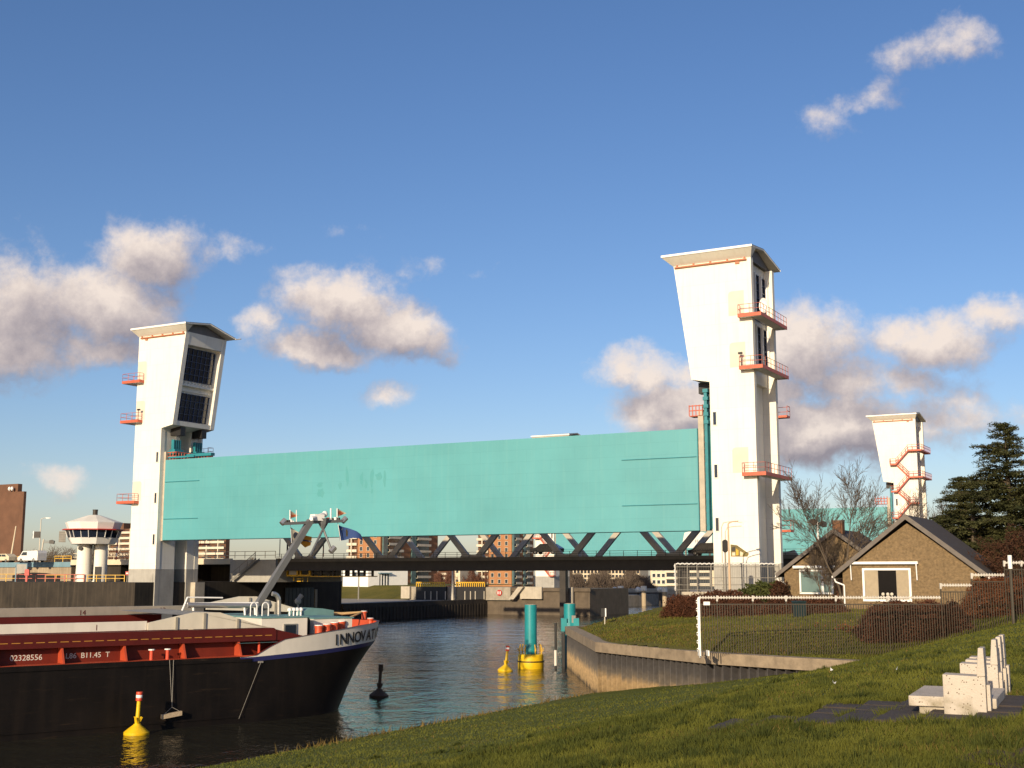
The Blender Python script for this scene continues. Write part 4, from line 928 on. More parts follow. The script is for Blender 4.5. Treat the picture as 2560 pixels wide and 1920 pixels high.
for k, (s, zb_) in enumerate(((17.9, 4.33), (18.54, 4.38), (19.21, 4.45), (19.89, 4.5))):
    w_ = .95+.18*k**1.4
    g = G(B); g.lathe((s, w_, zb_), [(.25, 0), (.235, .1), (.235, .62), (.27, .62), (.27, .74)], 14); b = g.build('bollard', M['orange'], bg_, smooth=True); g = G(B); g.lathe((s, w_, zb_+.742), [(.255, 0), (.25, .035)], 14); g.build('cap', M['white'], b)
for (x, y, w_) in ((926, 1558, 4.6), (910, 1540, 6.6)):
    p = pw(x, y, w_); g = G(B); g.lathe((p[0], w_, p[2]), [(.2, -.4), (.16, -.3), (.16, .2), (.22, .2), (.22, .3)], 12); b = g.build('bollard', M['orange'], bg_, smooth=True); g = G(B); g.lathe((p[0], w_, p[2]+.302), [(.2, 0), (.2, .03)], 12); g.build('cap', M['white'], b)
a, b, c = B(*pw(812, 1533, 7)), B(*pw(855, 1535, 6.8)), B(*pw(906, 1530, 6.6)); g = G(); g.path([a, b, c], .07, 6); g.path([a+Vector((0, .3, .02)), b+Vector((0, .3, .05)), c], .06, 6); g.path([B(*pw(868, 1546, 5.5)), B(*pw(890, 1537, 6)), c], .06, 6); g.build('mooring_rope', M['rope'], bg_)
p = pw(860, 1556, 3.6); g = G(B)
for k in range(3): g.path([(p[0]+.3*math.cos(i*.6)*(1-.1*k), 3.4+.25*math.sin(i*.6), p[2]-.05+.07*k) for i in range(12)], .05, 5)
g.build('rope_coil', M['rope'], bg_)
# exhaust, hoops, lamp
p = pw(697, 1541, 5); q = pw(697, 1500, 5); g = G(B); g.path([p, q, (q[0]-.08, 5, q[2]+.2), (q[0]-.22, 5, q[2]+.34), (q[0]-.45, 5, q[2]+.38)], .14, 10); g.build('exhaust_pipe', M['chrome'], bg_, smooth=True)
p = pw(745, 1528, 7.5); q = pw(745, 1508, 7.5); g = G(B); g.tube(p, q, .07); g.ball((q[0], 7.5, q[2]+.12), .22); g.tube((q[0], 7.5, q[2]+.2), (q[0]+.25, 7.5, q[2]+.5), .12, 8, .16); g.build('searchlight', M['steelgrey'], bg_, smooth=True)
for x in (663, 634):
    p = pw(x, 1535, 3); g = G(B); g.path([(p[0]-.2, 3, 5.6)]+[(p[0]-.2*math.cos(i*.63), 3, 6.2+.2*math.sin(i*.63)) for i in range(6)]+[(p[0]+.2, 3, 5.6)], .035, 5); g.build('handrail_hoop', M['white'], bg_)
a, b = pw(468, 1513, 5), pw(645, 1514, 5); g = G(B); g.tube(a, b, .16, 10); bo = g.build('boom', M['chrome'], bg_, smooth=True)
g = G(B); g.tube((a[0], 5, a[2]+.1), (b[0], 5, b[2]+.16), .06, 6)
g.tube((a[0]-.3, 5, a[2]-.3), (a[0], 5, a[2]+.45), .05); g.tube((a[0], 5, a[2]+.45), (a[0]+2.2, 5, a[2]+.4), .045); g.build('boom_rail', M['white'], bo)
for f in (.08, .8, .95):
    x = a[0]+(b[0]-a[0])*f; g = G(B); g.tube((x, 4.8, 5.3), (x, 5, a[2]), .06); g.build('boom_support', M['white'], bo)
# mast, cross tree and its gear
m0, m1 = pw(638, 1522, 5.7), pw(776, 1302, 5.7)
def beam(g, a, b, w0, d):
    a, b = Vector(a), Vector(b); t = (b-a).normalized(); n = Vector((-t.z, 0, t.x))*w0/2; y = Vector((0, d/2, 0))
    return g.add([a+n-y, a-n-y, a-n+y, a+n+y, b+n-y, b-n-y, b-n+y, b+n+y], [(0, 3, 2, 1), (4, 5, 6, 7), (0, 1, 5, 4), (1, 2, 6, 5), (2, 3, 7, 6), (3, 0, 4, 7)])
g = G(B); beam(g, m0, m1, .36, .36); ms = g.build('mast', M['mastgrey'], bg_)
g = G(B); g.box(m0[0]-.5, m0[0]+.7, 5.2, 6.2, 5.3, 6.15); g.lathe((m0[0]+.5, 5.1, 6.2), [(.25, -.2), (.3, 0), (.2, .25)], 8); g.build('mast_foot', M['mastgrey'], bg_)
c0, c1 = pw(709, 1309, 5.7), pw(860, 1302, 5.7); zc = c0[2]
g = G(B); g.add([(c0[0], 5.55, c0[2]-.1), (c1[0], 5.55, c1[2]-.1), (c1[0], 5.85, c1[2]-.1), (c0[0], 5.85, c0[2]-.1), (c0[0], 5.55, c0[2]+.08), (c1[0], 5.55, c1[2]+.08), (c1[0], 5.85, c1[2]+.08), (c0[0], 5.85, c0[2]+.08)], [(0, 3, 2, 1), (4, 5, 6, 7), (0, 1, 5, 4), (1, 2, 6, 5), (2, 3, 7, 6), (3, 0, 4, 7)])
ct = g.build('cross_tree', M['mastgrey'], bg_)
for x, y in ((708, 1305), (860, 1300)):
    p = pw(x, y, 5.7); g = G(B); g.tube((p[0]-.12, 5.7, p[2]-.12), (p[0]+.15, 5.7, p[2]+.14), .17, 10); g.build('floodlight', M['chrome'], ct)
p = pw(793, 1300, 5.7); g = G(B); g.box(p[0]-.35, p[0]+.35, 5.4, 6.0, p[2]-.05, p[2]+.35); g.build('radar_drive', M['white'], ct)
a, b = pw(778, 1297, 5.2), pw(812, 1285, 6.2); g = G(B); g.tube(a, b, .13, 8); g.ball(b, .2); g.build('radar_scanner', M['white'], ct, smooth=True)
for x, y0, y1, r_, m_ in ((741, 1306, 1275, .025, 'white'), (827, 1302, 1271, .05, 'white'), (819, 1302, 1294, .13, 'redband'), (831, 1301, 1295, .08, 'black'), (838, 1302, 1293, .1, 'white'), (846, 1300, 1294, .12, 'black'), (721, 1306, 1300, .1, 'black'), (728, 1306, 1299, .08, 'white'), (733, 1306, 1302, .07, 'white'), (803, 1304, 1299, .1, 'white')):
    p, q = pw(x, y0, 5.7), pw(x, y1, 5.7); g = G(B); g.tube(p, q, r_, 8); g.build('antenna' if r_ < .06 else 'beacon', M[m_], ct)
g = G(B); p = pw(808, 1306, 5.7); q = pw(808, 1322, 5.7); g.lathe((p[0], 5.7, q[2]), [(.12, 0), (.3, .3), (.42, .65)], 8); g.build('mast_head', M['mastgrey'], ct)
for e_, w_ in (((776, 1388), 4.6), ((828, 1374), 5.0)):
    q2 = pw(*e_, w_); g = G(B); g.tube(q, q2, .075, 8); l_ = g.build('strut', M['mastgrey'], ct)
    if e_[0] == 828: g = G(B); g.tube((q2[0]-.05, w_, q2[2]-.15), (q2[0]+.25, w_, q2[2]+.15), .18, 8); g.build('floodlight', M['chrome'], l_)
# flags are things of their own
FL = lambda n, e: mat(n, e, .8, .08, 3)
M.update(fw=FL('flag_white', (.60,.54,.42)), fo=FL('flag_orange', (.70,.28,.02)), fb=FL('flag_blue', (.025,.06,.20)), fg=FL('flag_gold', (.62,.38,.08)), fd=FL('flag_dark', (.05,.06,.09)), fr=FL('flag_red_orange', (.55,.12,.04)), fcream=FL('flag_cream', (.55,.42,.28)))
def flagpart(t, name, poly, w_, m_, off, amp=.12):
    xs = [p[0] for p in poly]; x0, x1 = min(xs), max(xs)
    bm = bmesh.new(); vs = []
    for (x, y) in poly:
        p = pw(x, y, w_); vs.append(bm.verts.new(p))
    f = bm.faces.new(vs); bmesh.ops.triangulate(bm, faces=[f]); bmesh.ops.subdivide_edges(bm, edges=bm.edges, cuts=3, use_grid_fill=True)
    for v in bm.verts:
        ph = (v.co.x-pw(x0, poly[0][1], w_)[0]); v.co.y += amp*math.sin(ph*3.2)-off; v.co = B(*v.co)
    geom = bmesh.ops.solidify(bm, geom=bm.faces[:]+bm.edges[:]+bm.verts[:], thickness=.008)
    bmesh.ops.recalc_face_normals(bm, faces=bm.faces)
    me = bpy.data.meshes.new(name); bm.to_mesh(me); bm.free(); me.materials.append(m_); o = bpy.data.objects.new(name, me); C.objects.link(o); att(o, t); return o
def ring(cx, cy, r0, r1, a0, a1, n=18): return [(cx+r1*.85*math.cos(a0+(a1-a0)*i/n), cy-r1*math.sin(a0+(a1-a0)*i/n)) for i in range(n+1)]+[(cx+r0*.85*math.cos(a1+(a0-a1)*i/n), cy-r0*math.sin(a1+(a0-a1)*i/n)) for i in range(n+1)]
t = thing('pennant', 'small cream pennant with red patch at the left end of the mast crossbar', 'flag', B(*pw(725, 1305, 5.7)), 'pennants on the mast crossbar')
g = G(B); g.tube(pw(725, 1306, 5.7), pw(725, 1275, 5.7), .035); g.build('staff', M['white'], t)
flagpart(t, 'cloth', [(726, 1276), (748, 1289), (726, 1297)], 5.7, M['fcream'], 0); flagpart(t, 'emblem', [(727, 1286), (742, 1287), (741, 1292), (727, 1293)], 5.7, M['fr'], .02)
t = thing('pennant', 'small cream pennant with red patch at the right end of the mast crossbar', 'flag', B(*pw(843, 1302, 5.7)), 'pennants on the mast crossbar')
g = G(B); g.tube(pw(843, 1302, 5.7), pw(843, 1271, 5.7), .035); g.build('staff', M['white'], t)
flagpart(t, 'cloth', [(844, 1271), (868, 1283), (845, 1292)], 5.7, M['fcream'], 0); flagpart(t, 'emblem', [(846, 1278), (852, 1278), (861, 1283), (853, 1287), (846, 1286)], 5.7, M['fr'], .02)
t = thing('company_flag', 'white and orange flag with dark ring letter, hanging left of the mast', 'flag', B(*pw(727, 1310, 5.7)))
g = G(B); g.tube(pw(726, 1309, 5.9), pw(729, 1357, 5.9), .012); g.build('halyard', M['white'], t)
flagpart(t, 'cloth', [(727, 1318), (755, 1334), (758, 1352), (729, 1357)], 5.9, M['fw'], 0); flagpart(t, 'orange_field', [(755, 1334), (764, 1338), (781, 1342), (778, 1363), (765, 1369), (752, 1359), (757, 1352)], 5.9, M['fo'], 0)
flagpart(t, 'ring_letter', ring(740, 1339, 6.2, 8.8, R(25), R(330)), 5.9, M['fd'], .03); flagpart(t, 'stripe', [(730, 1356), (757, 1348), (777, 1353), (777, 1356), (757, 1352)], 5.9, M['fd'], .035)
t = thing('blue_flag', 'blue flag with golden lion emblem flying right of the mast', 'flag', B(*pw(846, 1312, 5.7)))
g = G(B); g.tube(pw(844, 1304, 5.7), pw(852, 1353, 5.7), .018); g.build('halyard', M['white'], t)
flagpart(t, 'cloth', [(845, 1312), (872, 1320), (888, 1328), (898, 1336), (905, 1348), (903, 1353), (893, 1346), (880, 1345), (866, 1350), (853, 1352)], 5.7, M['fb'], 0, .2)
flagpart(t, 'lion_emblem', [(864, 1324), (868, 1323), (871, 1328), (873, 1333), (877, 1334), (880, 1339), (875, 1341), (871, 1340), (868, 1342), (865, 1339), (868, 1335), (865, 1331), (866, 1328)], 5.7, M['fg'], .03, .2)
flagpart(t, 'crest_mark', [(883, 1336), (889, 1335), (890, 1338), (884, 1340)], 5.7, M['fg'], .03, .2); flagpart(t, 'corner_mark', [(853, 1323), (859, 1319), (860, 1321), (854, 1326)], 5.7, M['fw'], .03, .2)
# plank hung over the side, pole in the water
t = thing('hanging_plank', 'pale timber plank hung on two ropes along the black hull', 'fender', B(8.6, -.3, .7)); g = G(B); a, b = pw(404, 1793, -.3), pw(453, 1783, -.3)
g.add([(a[0], -.42, a[2]-.1), (b[0], -.42, b[2]-.1), (b[0], -.2, b[2]-.1), (a[0], -.2, a[2]-.1), (a[0], -.42, a[2]+.12), (b[0], -.42, b[2]+.12), (b[0], -.2, b[2]+.12), (a[0], -.2, a[2]+.12)], [(0, 3, 2, 1), (4, 5, 6, 7), (0, 1, 5, 4), (1, 2, 6, 5), (2, 3, 7, 6), (3, 0, 4, 7)]); g.build('plank', M['wood'], t)
kn = pw(430, 1768, -.2)
for e_ in (a, b): g = G(B); g.tube((e_[0]*.85+kn[0]*.15, -.3, e_[2]+.1), (kn[0], -.2, kn[2]), .014, 5); g.build('rope', M['steelgrey'], t)
for x in (424, 434): p = pw(x, 1650, -.06); g = G(B); g.tube((kn[0], -.2, kn[2]), p, .015, 5); g.build('rope', M['steelgrey'], t)
t = thing('mooring_line', 'thin rope slanting down the black hull from a fairlead to the water', 'rope', B(13.5, -.1, 3)); g = G(B); g.tube(pw(652, 1656, -.08), pw(597, 1797, -.12), .012, 5); g.build('line', M['steelgrey'], t)
g = G(B); p = pw(652, 1655, -.05); g.box(p[0]-.15, p[0]+.15, -.06, .0, p[2]-.05, p[2]+.05); g.build('fairlead', M['steelgrey'], t)
o = P_z(620, 1797, .05); t = thing('float_ball', 'small pale float bobbing at the barge waterline', 'float', o); g = G(); g.ball(o, .17, 10, 6); g.build('ball', M['wood'], t, smooth=True); g = G(); g.path([o+Vector((0, 0, .1)), o+Vector((.1, .5, .9)), o+Vector((.5, 1.1, 1.35)), o+Vector((2, 2.4, 1.5))], .02, 5); g.build('tether', M['rope'], t)
# ================================================================== buoys and piles
def buoy(label, o, m, tilt=(0, 0), top=True):
    t = thing('buoy', label, 'buoy', o, 'conical buoys on the river'); T = frame(o, .4)
    g = G(T); g.lathe((0, 0, -.25), [(.5, 0), (.64, .22), (.64, .36), (.42, .55), (.2, .72), (.16, .78)], 20); g.build('float', m, t, smooth=True)
    g = G(T); 
    for k in range(3):
        a = k*2.094; g.tube((.22*math.cos(a), .22*math.sin(a), .85), (.05*math.cos(a+1), .05*math.sin(a+1), .42), .045, 5)
    g.prism([(-.2, .88), (.2, .88), (0, .5)], 'y', -.05, .05); g.build('bracket', m, t)
    g = G(T); g.tube((0, 0, .5), (0, 0, 1.72), .115, 12, .10); g.build('post', m, t, smooth=True)
    for k, mm in enumerate(('redband', 'white', 'redband')):
        mm2 = M[mm] if top else m
        g = G(T); g.lathe((0, 0, 1.66+k*.15), [(.155, 0), (.165, .02), (.165, .135), (.155, .148)], 14); g.build('band', mm2, t, smooth=True)
    t.rotation_euler = (tilt[0], tilt[1], 0); return t
buoy('yellow buoy with red and white top floating close beside the black barge hull', P_z(341, 1836, 0), M['ybuoy'], (0, R(2)))
buoy('yellow buoy with red and white top floating beside the teal pile', P_z(1263, 1678, 0), M['ybuoy'], (R(-3), R(6)))
buoy('dark brown weathered buoy floating off the barge bow', P_z(947, 1742, 0), M['bbuoy'], (0, R(3)), False)
def pile(label, o, float_):
    t = thing('mooring_pile', label, 'pile', o, 'teal steel mooring piles'); T = frame(o, 0)
    g = G(T); g.tube((0, 0, -2), (0, 0, 5.42), .53, 24); g.build('tube', M['teal2'], t, smooth=True)
    g = G(T); g.lathe((0, 0, 5.421), [(.5, 0), (.3, .05)], 16); g.build('cap', M['wood'], t)
    if float_:
        g = G(T); g.lathe((0, 0, -.3), [(1.05, 0), (1.12, .1), (1.12, .85)], 28); fl = g.build('float_collar', M['ybuoy'], t, smooth=True)
        g = G(T); g.lathe((0, 0, .56), [(1.16, 0), (1.18, .02), (1.18, .09), (1.1, .1)], 28); g.build('belt', M['black'], fl)
        g = G(T); g.lathe((0, 0, .66), [(1.1, 0), (1.1, .5), (1.04, .56), (.6, .57)], 28); g.build('float_top', M['ybuoy'], t, smooth=True)
        for k in range(7):
            a = k*.9-.3; x, y = .98*math.cos(a), .98*math.sin(a); g = G(T); g.path([(x, y, 1.2), (x, y, 1.75), (x*.9, y*.9, 2.05)], .045, 6); g.path([(x, y, 1.45), (x*1.12, y*1.12, 1.5), (x*1.15, y*1.15, 1.75)], .04, 5); g.build('hook', M['yellow'], fl)
    else:
        g = G(T)
        for s in (-1, 1): g.box(s*.55-.25, s*.55+.25, -.75, .3, 3.0, 4.15)
        g.lathe((0, 0, 3.4), [(.75, 0), (.75, .35)], 16); g.build('fitting', M['teal2'], t)
        g = G(T); g.box(.15, .5, -.62, -.5, 1.5, 4.4); g.build('ladder_plate', M['steelgrey'], t)
    return t
pile('teal tubular pile with a yellow floating collar standing in the river', P_z(1327, 1671, 0), True)
o = P_d(1424, 1512, 114); o.z = 0; pile('teal tubular pile with brackets behind the tip of the quay', o, False)
# ================================================================== quay: cap, sheet piles, pole, signpost
def tide_material():
    m = bpy.data.materials.new('sheet_pile_steel'); m.use_nodes = True; t = m.node_tree; l = t.links; b = t.nodes['Principled BSDF']; b.inputs['Roughness'].default_value = .75
    co = t.nodes.new('ShaderNodeNewGeometry'); sp = t.nodes.new('ShaderNodeSeparateXYZ'); l.new(co.outputs['Position'], sp.inputs[0])
    nz = t.nodes.new('ShaderNodeTexNoise'); nz.inputs['Scale'].default_value = .9; nz.inputs['Detail'].default_value = 6; l.new(co.outputs['Position'], nz.inputs['Vector'])
    z = mth(t, 'ADD', sp.outputs[2], mth(t, 'MULTIPLY', mth(t, 'SUBTRACT', nz.outputs[0], .5), 1.1))
    r = t.nodes.new('ShaderNodeValToRGB'); l.new(mth(t, 'DIVIDE', z, 3.2), r.inputs[0]); e = r.color_ramp.elements
    e[0].position = 0; e[0].color = (.05, .036, .02, 1); e[1].position = 1; e[1].color = (.022, .019, .019, 1)
    for p, c in ((.10, (.20, .135, .065)), (.34, (.25, .17, .085)), (.48, (.085, .07, .055)), (.66, (.04, .036, .036))): k = e.new(p); k.color = (*c, 1)
    n2 = t.nodes.new('ShaderNodeTexNoise'); n2.inputs['Scale'].default_value = 5; n2.inputs['Detail'].default_value = 6; l.new(co.outputs['Position'], n2.inputs['Vector'])
    mx = t.nodes.new('ShaderNodeMix'); mx.data_type = 'RGBA'; mx.blend_type = 'MULTIPLY'; mx.inputs[0].default_value = .7; l.new(r.outputs[0], mx.inputs[6]); l.new(n2.outputs[0], mx.inputs[7])
    sc = t.nodes.new('ShaderNodeVectorMath'); sc.operation = 'SCALE'; sc.inputs['Scale'].default_value = 1.7; l.new(mx.outputs[2], sc.inputs[0]); l.new(sc.outputs[0], b.inputs['Base Color']); return m
M['pile'] = tide_material()
q = thing('quay_wall', 'low quay with sheet piles and concrete cap along the grassy point', 'quay wall', Vector((6, 85, 0)))
pts = [W(-48.5, 112, 0)]+[Vector((c.x, c.y, 0)) for c in CAP]
nrm = []
for i in range(len(pts)):
    ds = []
    if i > 0: ds.append((pts[i]-pts[i-1]).normalized())
    if i < len(pts)-1: ds.append((pts[i+1]-pts[i]).normalized())
    d = sum(ds, Vector((0, 0, 0))).normalized(); n = Vector((-d.y, d.x, 0)); k = 1/max(.5, n.dot(Vector((-ds[0].y, ds[0].x, 0)))); nrm.append(n*k)
for i in range(len(pts)-1):
    g = G(); a, b = pts[i], pts[i+1]; na, nb = nrm[i], nrm[i+1]; vs = []
    for (p, n) in ((a, na), (b, nb)):
        for (o_, z_) in ((0, 2.85), (.95, 2.85), (.95, 3.5), (0, 3.5)): vs.append(p+n*o_+Vector((0, 0, z_)))
    g.add(vs, [(0, 1, 2, 3), (7, 6, 5, 4), (0, 4, 5, 1), (1, 5, 6, 2), (2, 6, 7, 3), (3, 7, 4, 0)]); g.build('capping_beam', M['cap'] if 'cap' in M else M.setdefault('cap', mat('cap_concrete', (.27,.21,.145), .9, .3, 1.4, .3, 8, streak=.35)), q)
g = G(); g.prism([(0, -.30), (.13, .13), (.49, .13), (.62, -.30), (.58, -.34), (.46, .08), (.16, .08), (.04, -.34)], 'z', -2, 2.86); spm = g.mesh('sheet_pile', M['pile'])
for i in range(len(pts)-1):
    a, b = pts[i], pts[i+1]; d = (b-a); L_ = d.length; d.normalize(); n = Vector((-d.y, d.x, 0)); k = int(L_/.62)
    for j in range(k):
        p = a+d*(j*L_/k)+n*.48; inst(spm, 'sheet_pile', q, p, math.atan2(d.y, d.x), (L_/k/.62, 1, 1))
g = G(); a = pts[1]; g.box(a.x-.25, a.x+.05, a.y-.1, a.y+.9, -2, 2.9); g.build('end_post', M['black'], q)
g = G(); g.box(a.x-.7, a.x-.62, a.y-3.6, a.y-3.5, -1, 3.6); 
o = Vector((a.x-.9, a.y-2.5, 0)); t = thing('mooring_pole', 'thin black pole with white lower half beside the quay tip', 'pole', o); g = G(); g.tube(o-Vector((0, 0, 1)), o+Vector((0, 0, 3.9)), .11, 8); g.build('pole', M['black'], t); g = G(); g.tube(o+Vector((-.02, -.06, .3)), o+Vector((-.02, -.06, 1.6)), .12, 8); g.build('white_band', M['bulwark'], t)
o = P_d(1512, 1550, 108); o.z = float(z_land(o.x, o.y)); t = thing('river_sign', 'narrow black and white sign board on a post at the grassy tip', 'sign', o); g = G(); g.tube(o, o+Vector((0, 0, 1.35)), .05); g.build('post', M['lampgrey'], t); g = G(); g.box(o.x-.32, o.x+.02, o.y-.08, o.y-.03, o.z+.65, o.z+1.35); b = g.build('board', M['black'], t); g = G(); g.box(o.x+.021, o.x+.12, o.y-.08, o.y-.03, o.z+.65, o.z+1.35); g.build('edge', M['white'], b)
print('p3 ok', tip(4))
# ================================================================== barge name, letter by letter along the curved bow
tcur = -.635
for ch in 'INNOVATION':
    wd = .33 if ch == 'I' else .64
    def at_t(t): s, w_, z = outline(t, lambda s: znav(s)+.16, -.012); return Vector((s, w_, z))
    p = at_t(tcur); t2 = tcur
    while (at_t(t2)-p).length < wd and t2 < .9: t2 += .0015
    q = at_t(t2); P, Q = B(*p), B(*q)
    s, w_, z = outline(tcur, lambda s: ztop(s), -.012); up = B(s, w_, z)-P
    if tcur > -.04: break
    out_ = (Q-P).normalized().cross(Vector((0, 0, 1)))
    text(ch, 'letter', M['letterblack'], bg_, P+out_*.02, Q-P, up, .88, bold=True)
    tcur = t2
# ================================================================== left quay: control tower and small things
o = P_d(228, 1450, 195); o.z = 6.95; ct_ = thing('control_tower', 'white control tower with a glazed octagonal cabin on the lock quay', 'control tower', o); T = frame(o, R(8))
g = G(T); g.lathe((-1.15, -.1, 0), [(1.22, 0), (1.12, 6)], 20); g.build('column', M['tower'], ct_, smooth=True)
g = G(T); g.lathe((1.1, .35, 0), [(1.15, 0), (1.1, 6)], 20); g.build('column', M['tower'], ct_, smooth=True)
g = G(T); g.box(-.1, .12, -.9, -.6, .3, 5.6); g.build('ladder', M['black'], ct_); g = G(T); g.box(.6, 1.5, -.85, -.7, 0, 2.3); g.build('door', M['black'], ct_)
NB = 10
def ngon(r, z, k): a = 2*math.pi*(k+.5)/NB; return (r*math.cos(a), r*math.sin(a), z)
g = G(T); g.lathe((0, 0, 5.7), [(2.9, 0), (3.3, .05), (3.85, 1.0)], NB); g.lathe((0, 0, 5.7), [(2.9, 0), (3.2, .02)], NB); g.build('cabin_base', M['white'], ct_)
for k in range(NB):
    r0, r1, z0, z1 = 3.78, 4.15, 6.72, 7.85
    g = G(T); a, b = Vector(ngon(r0, z0, k)), Vector(ngon(r0, z0, k+1)); c, d = Vector(ngon(r1, z1, k+1)), Vector(ngon(r1, z1, k)); g.add([a, b, c, d], [(0, 1, 2, 3)]); wn = g.build('window', M['glassdark'], ct_)
    g = G(T); e_ = 1.012
    for f in (0, .5): p, q2 = a.lerp(b, f), d.lerp(c, f); g = G(T); g.tube((p.x*e_, p.y*e_, p.z), (q2.x*e_, q2.y*e_, q2.z), .06, 4); g.build('mullion', M['white'], wn)
g = G(T); g.lathe((0, 0, 7.85), [(4.2, 0), (4.75, .02), (4.75, .17), (4.1, .18)], NB); g.build('canopy', M['redpaint'], ct_)
g = G(T); g.lathe((0, 0, 8.04), [(3.95, 0), (4.35, 1.0), (4.3, 1.05)], NB); g.build('parapet', M['white'], ct_)
g = G(T); g.lathe((0, 0, 9.1), [(4.28, 0), (1.0, 1.1), (.2, 1.2)], NB); ro = g.build('roof', M['soffit'], ct_)
g = G(T); g.lathe((.1, 0, 10.2), [(.38, 0), (.38, .75), (.42, .76), (.42, .9)], 12); g.build('chimney', M['darksteel'], ro)
g = G(T); g.box(-4.9, -3.9, -1.2, -1.1, 6.0, 7.7)
for k in range(5): g.box(-4.9, -3.9, -1.26, -1.2, 6.1+k*.35, 6.2+k*.35)
g.build('grille', M['steelgrey'], ct_)
g = G(T); g.tube((-1.6, -1.2, 5.1), (-1.6, -1.5, 5.1), .32, 14); g.build('loudspeaker', M['black'], ct_)
# yellow and brown quay railings
def quay_rail(label, xa, xb, D, z0, m, h=1.1, name='quay_railing'):
    a, b = P_d(xa, 1450, D), P_d(xb, 1450, D); a.z = b.z = z0; b = Vector((b.x, a.y-(b.x-a.x)*.553, z0)) if False else b
    t = thing(name, label, 'railing', a); L_ = (b-a).length; k = max(2, round(L_/1.6)); 
    me = post_mesh(h, .055).mesh('post', m); 
    for i in range(k+1): inst(me, 'post', t, a.lerp(b, i/k))
    for z in (.5, h):
        g = G(); g.tube(a+Vector((0, 0, z)), b+Vector((0, 0, z)), .055, 6); g.build('rail', m, t)
    return t
quay_rail('yellow railing on the quay at the left picture edge', -60, 40, 196, 6.95, M['yellow'], 1.15)
quay_rail('yellow railing on the quay just left of the control tower', 114, 166, 200, 6.95, M['yellow'], 1.0)
quay_rail('thin brown railing along the quay passing the control tower foot', 40, 210, 193.5, 6.95, M['railred'], 1.1)
quay_rail('yellow railing on the quay between control tower and lift tower', 218, 311, 191.5, 6.95, M['yellow'], 1.0)
o = P_d(67, 1450, 192); o.z = 6.95; t = thing('lifebuoy_box', 'red box on a red post standing on the lock quay', 'lifebuoy box', o); g = G(); g.box(o.x-.1, o.x+.1, o.y-.1, o.y+.1, o.z, o.z+.95); g.build('post', M['redpaint'], t); g = G(frame(o, 0)); g.prism([(-.35, .95), (.35, .95), (.33, 1.75), (.2, 1.9), (-.2, 1.9), (-.33, 1.75)], 'y', -.2, .2); g.build('box', M['redpaint'], t)
o = P_d(52, 1450, 193); o.z = 6.95; t = thing('notice_board', 'grey board in a blue frame standing on the lock quay', 'sign board', o); g = G(frame(o, 0)); g.box(-.75, .75, -.03, .03, 1.3, 2.65); g.build('board', M['greyconc'], t)
for s in (-1, 1): g = G(frame(o, 0)); g.box(s*.82-.07, s*.82+.07, -.07, .07, 0 if s < 0 else 1.2, 2.78); g.build('frame_post', M['bluepaint'], t)
g = G(frame(o, 0)); g.box(-.75, .75, -.06, .06, 2.66, 2.78); g.build('frame_rail', M['bluepaint'], t)
o = P_d(317, 1450, 186); o.z = 6.95; t = thing('no_entry_sign', 'red sign with white letter O marks beside the left lift tower', 'sign', o); g = G(frame(o, 0)); g.box(-.05, .05, .05, .13, 0, 1.0); g.build('post', M['steelgrey'], t); g = G(frame(o, 0)); g.box(-.24, .24, -.02, .04, 1.0, 1.55); g.build('board', M['redpaint'], t)
g = G(frame(o, 0)); g.box(-.14, .14, -.03, -.022, 1.2, 1.36); g.build('mark', M['white'], t)
# lamps, barrier poles and signals along the approach road
RZ = 10.1
def onroad(x, D=214): p = P_d(x, 1400, D); p.z = RZ; return p
p = onroad(97, 224); lamp('tall pale street lamp on the approach road left of the control tower', p, P_d(97, 1298, 224).z-RZ, [(.9, .1, .25)], r=.1)
p = onroad(101, 218); t = thing('traffic_signal', 'traffic signal on a pale post with a side arm, on the approach road', 'traffic light', p); h = P_d(101, 1348, 218).z-RZ
g = G(frame(p, 0)); g.tube((0, 0, 0), (.35, 0, h), .12, 8); g.build('post', M['lampgrey'], t); g = G(frame(p, 0)); g.tube((.3, 0, h-.3), (1.5, 0, h-.35), .06); g.tube((.3, 0, h-.6), (1.5, 0, h-.6), .06); g.build('arm', M['steelgrey'], t)
g = G(frame(p, 0)); g.prism([(1.4, h-.75), (2.2, h-.85), (2.3, h-.3), (1.8, h-.1), (1.4, h-.2)], 'y', -.2, .2); g.build('signal_head', M['black'], t)
p = onroad(89, 220); t = thing('signal_box', 'square dark signal board with pale edge on the lamp post', 'traffic sign', p+Vector((0, 0, 4.2))); g = G(frame(p, 0)); g.box(-.45, .6, -.3, -.1, 4.3, 5.4); g.build('board', M['darksteel'], t); g = G(frame(p, 0)); g.box(-.62, -.46, -.3, -.1, 4.2, 5.45); g.build('edge', M['white'], t)
p = onroad(27, 216); t = thing('barrier_pole', 'raised pale barrier pole beside the brown tower block', 'barrier', p); g = G(frame(p, 0)); g.tube((0, 0, 1.0), (.55, 0, 6.2), .14, 8, .09); g.build('boom', M['cream'], t); g = G(frame(p, 0)); g.box(-.3, .3, -.3, .3, 0, 1.1); g.build('housing', M['darksteel'], t)
p = onroad(290, 205); t = thing('barrier_pole', 'raised red and white barrier pole left of the lift tower', 'barrier', p)
for k in range(6): g = G(frame(p, 0)); g.tube((.02*k, 0, .3+k*.55), (.02*k+.02, 0, .85+k*.55), .1, 8); g.build('band', M['white' if k % 2 else 'redpaint'], t)
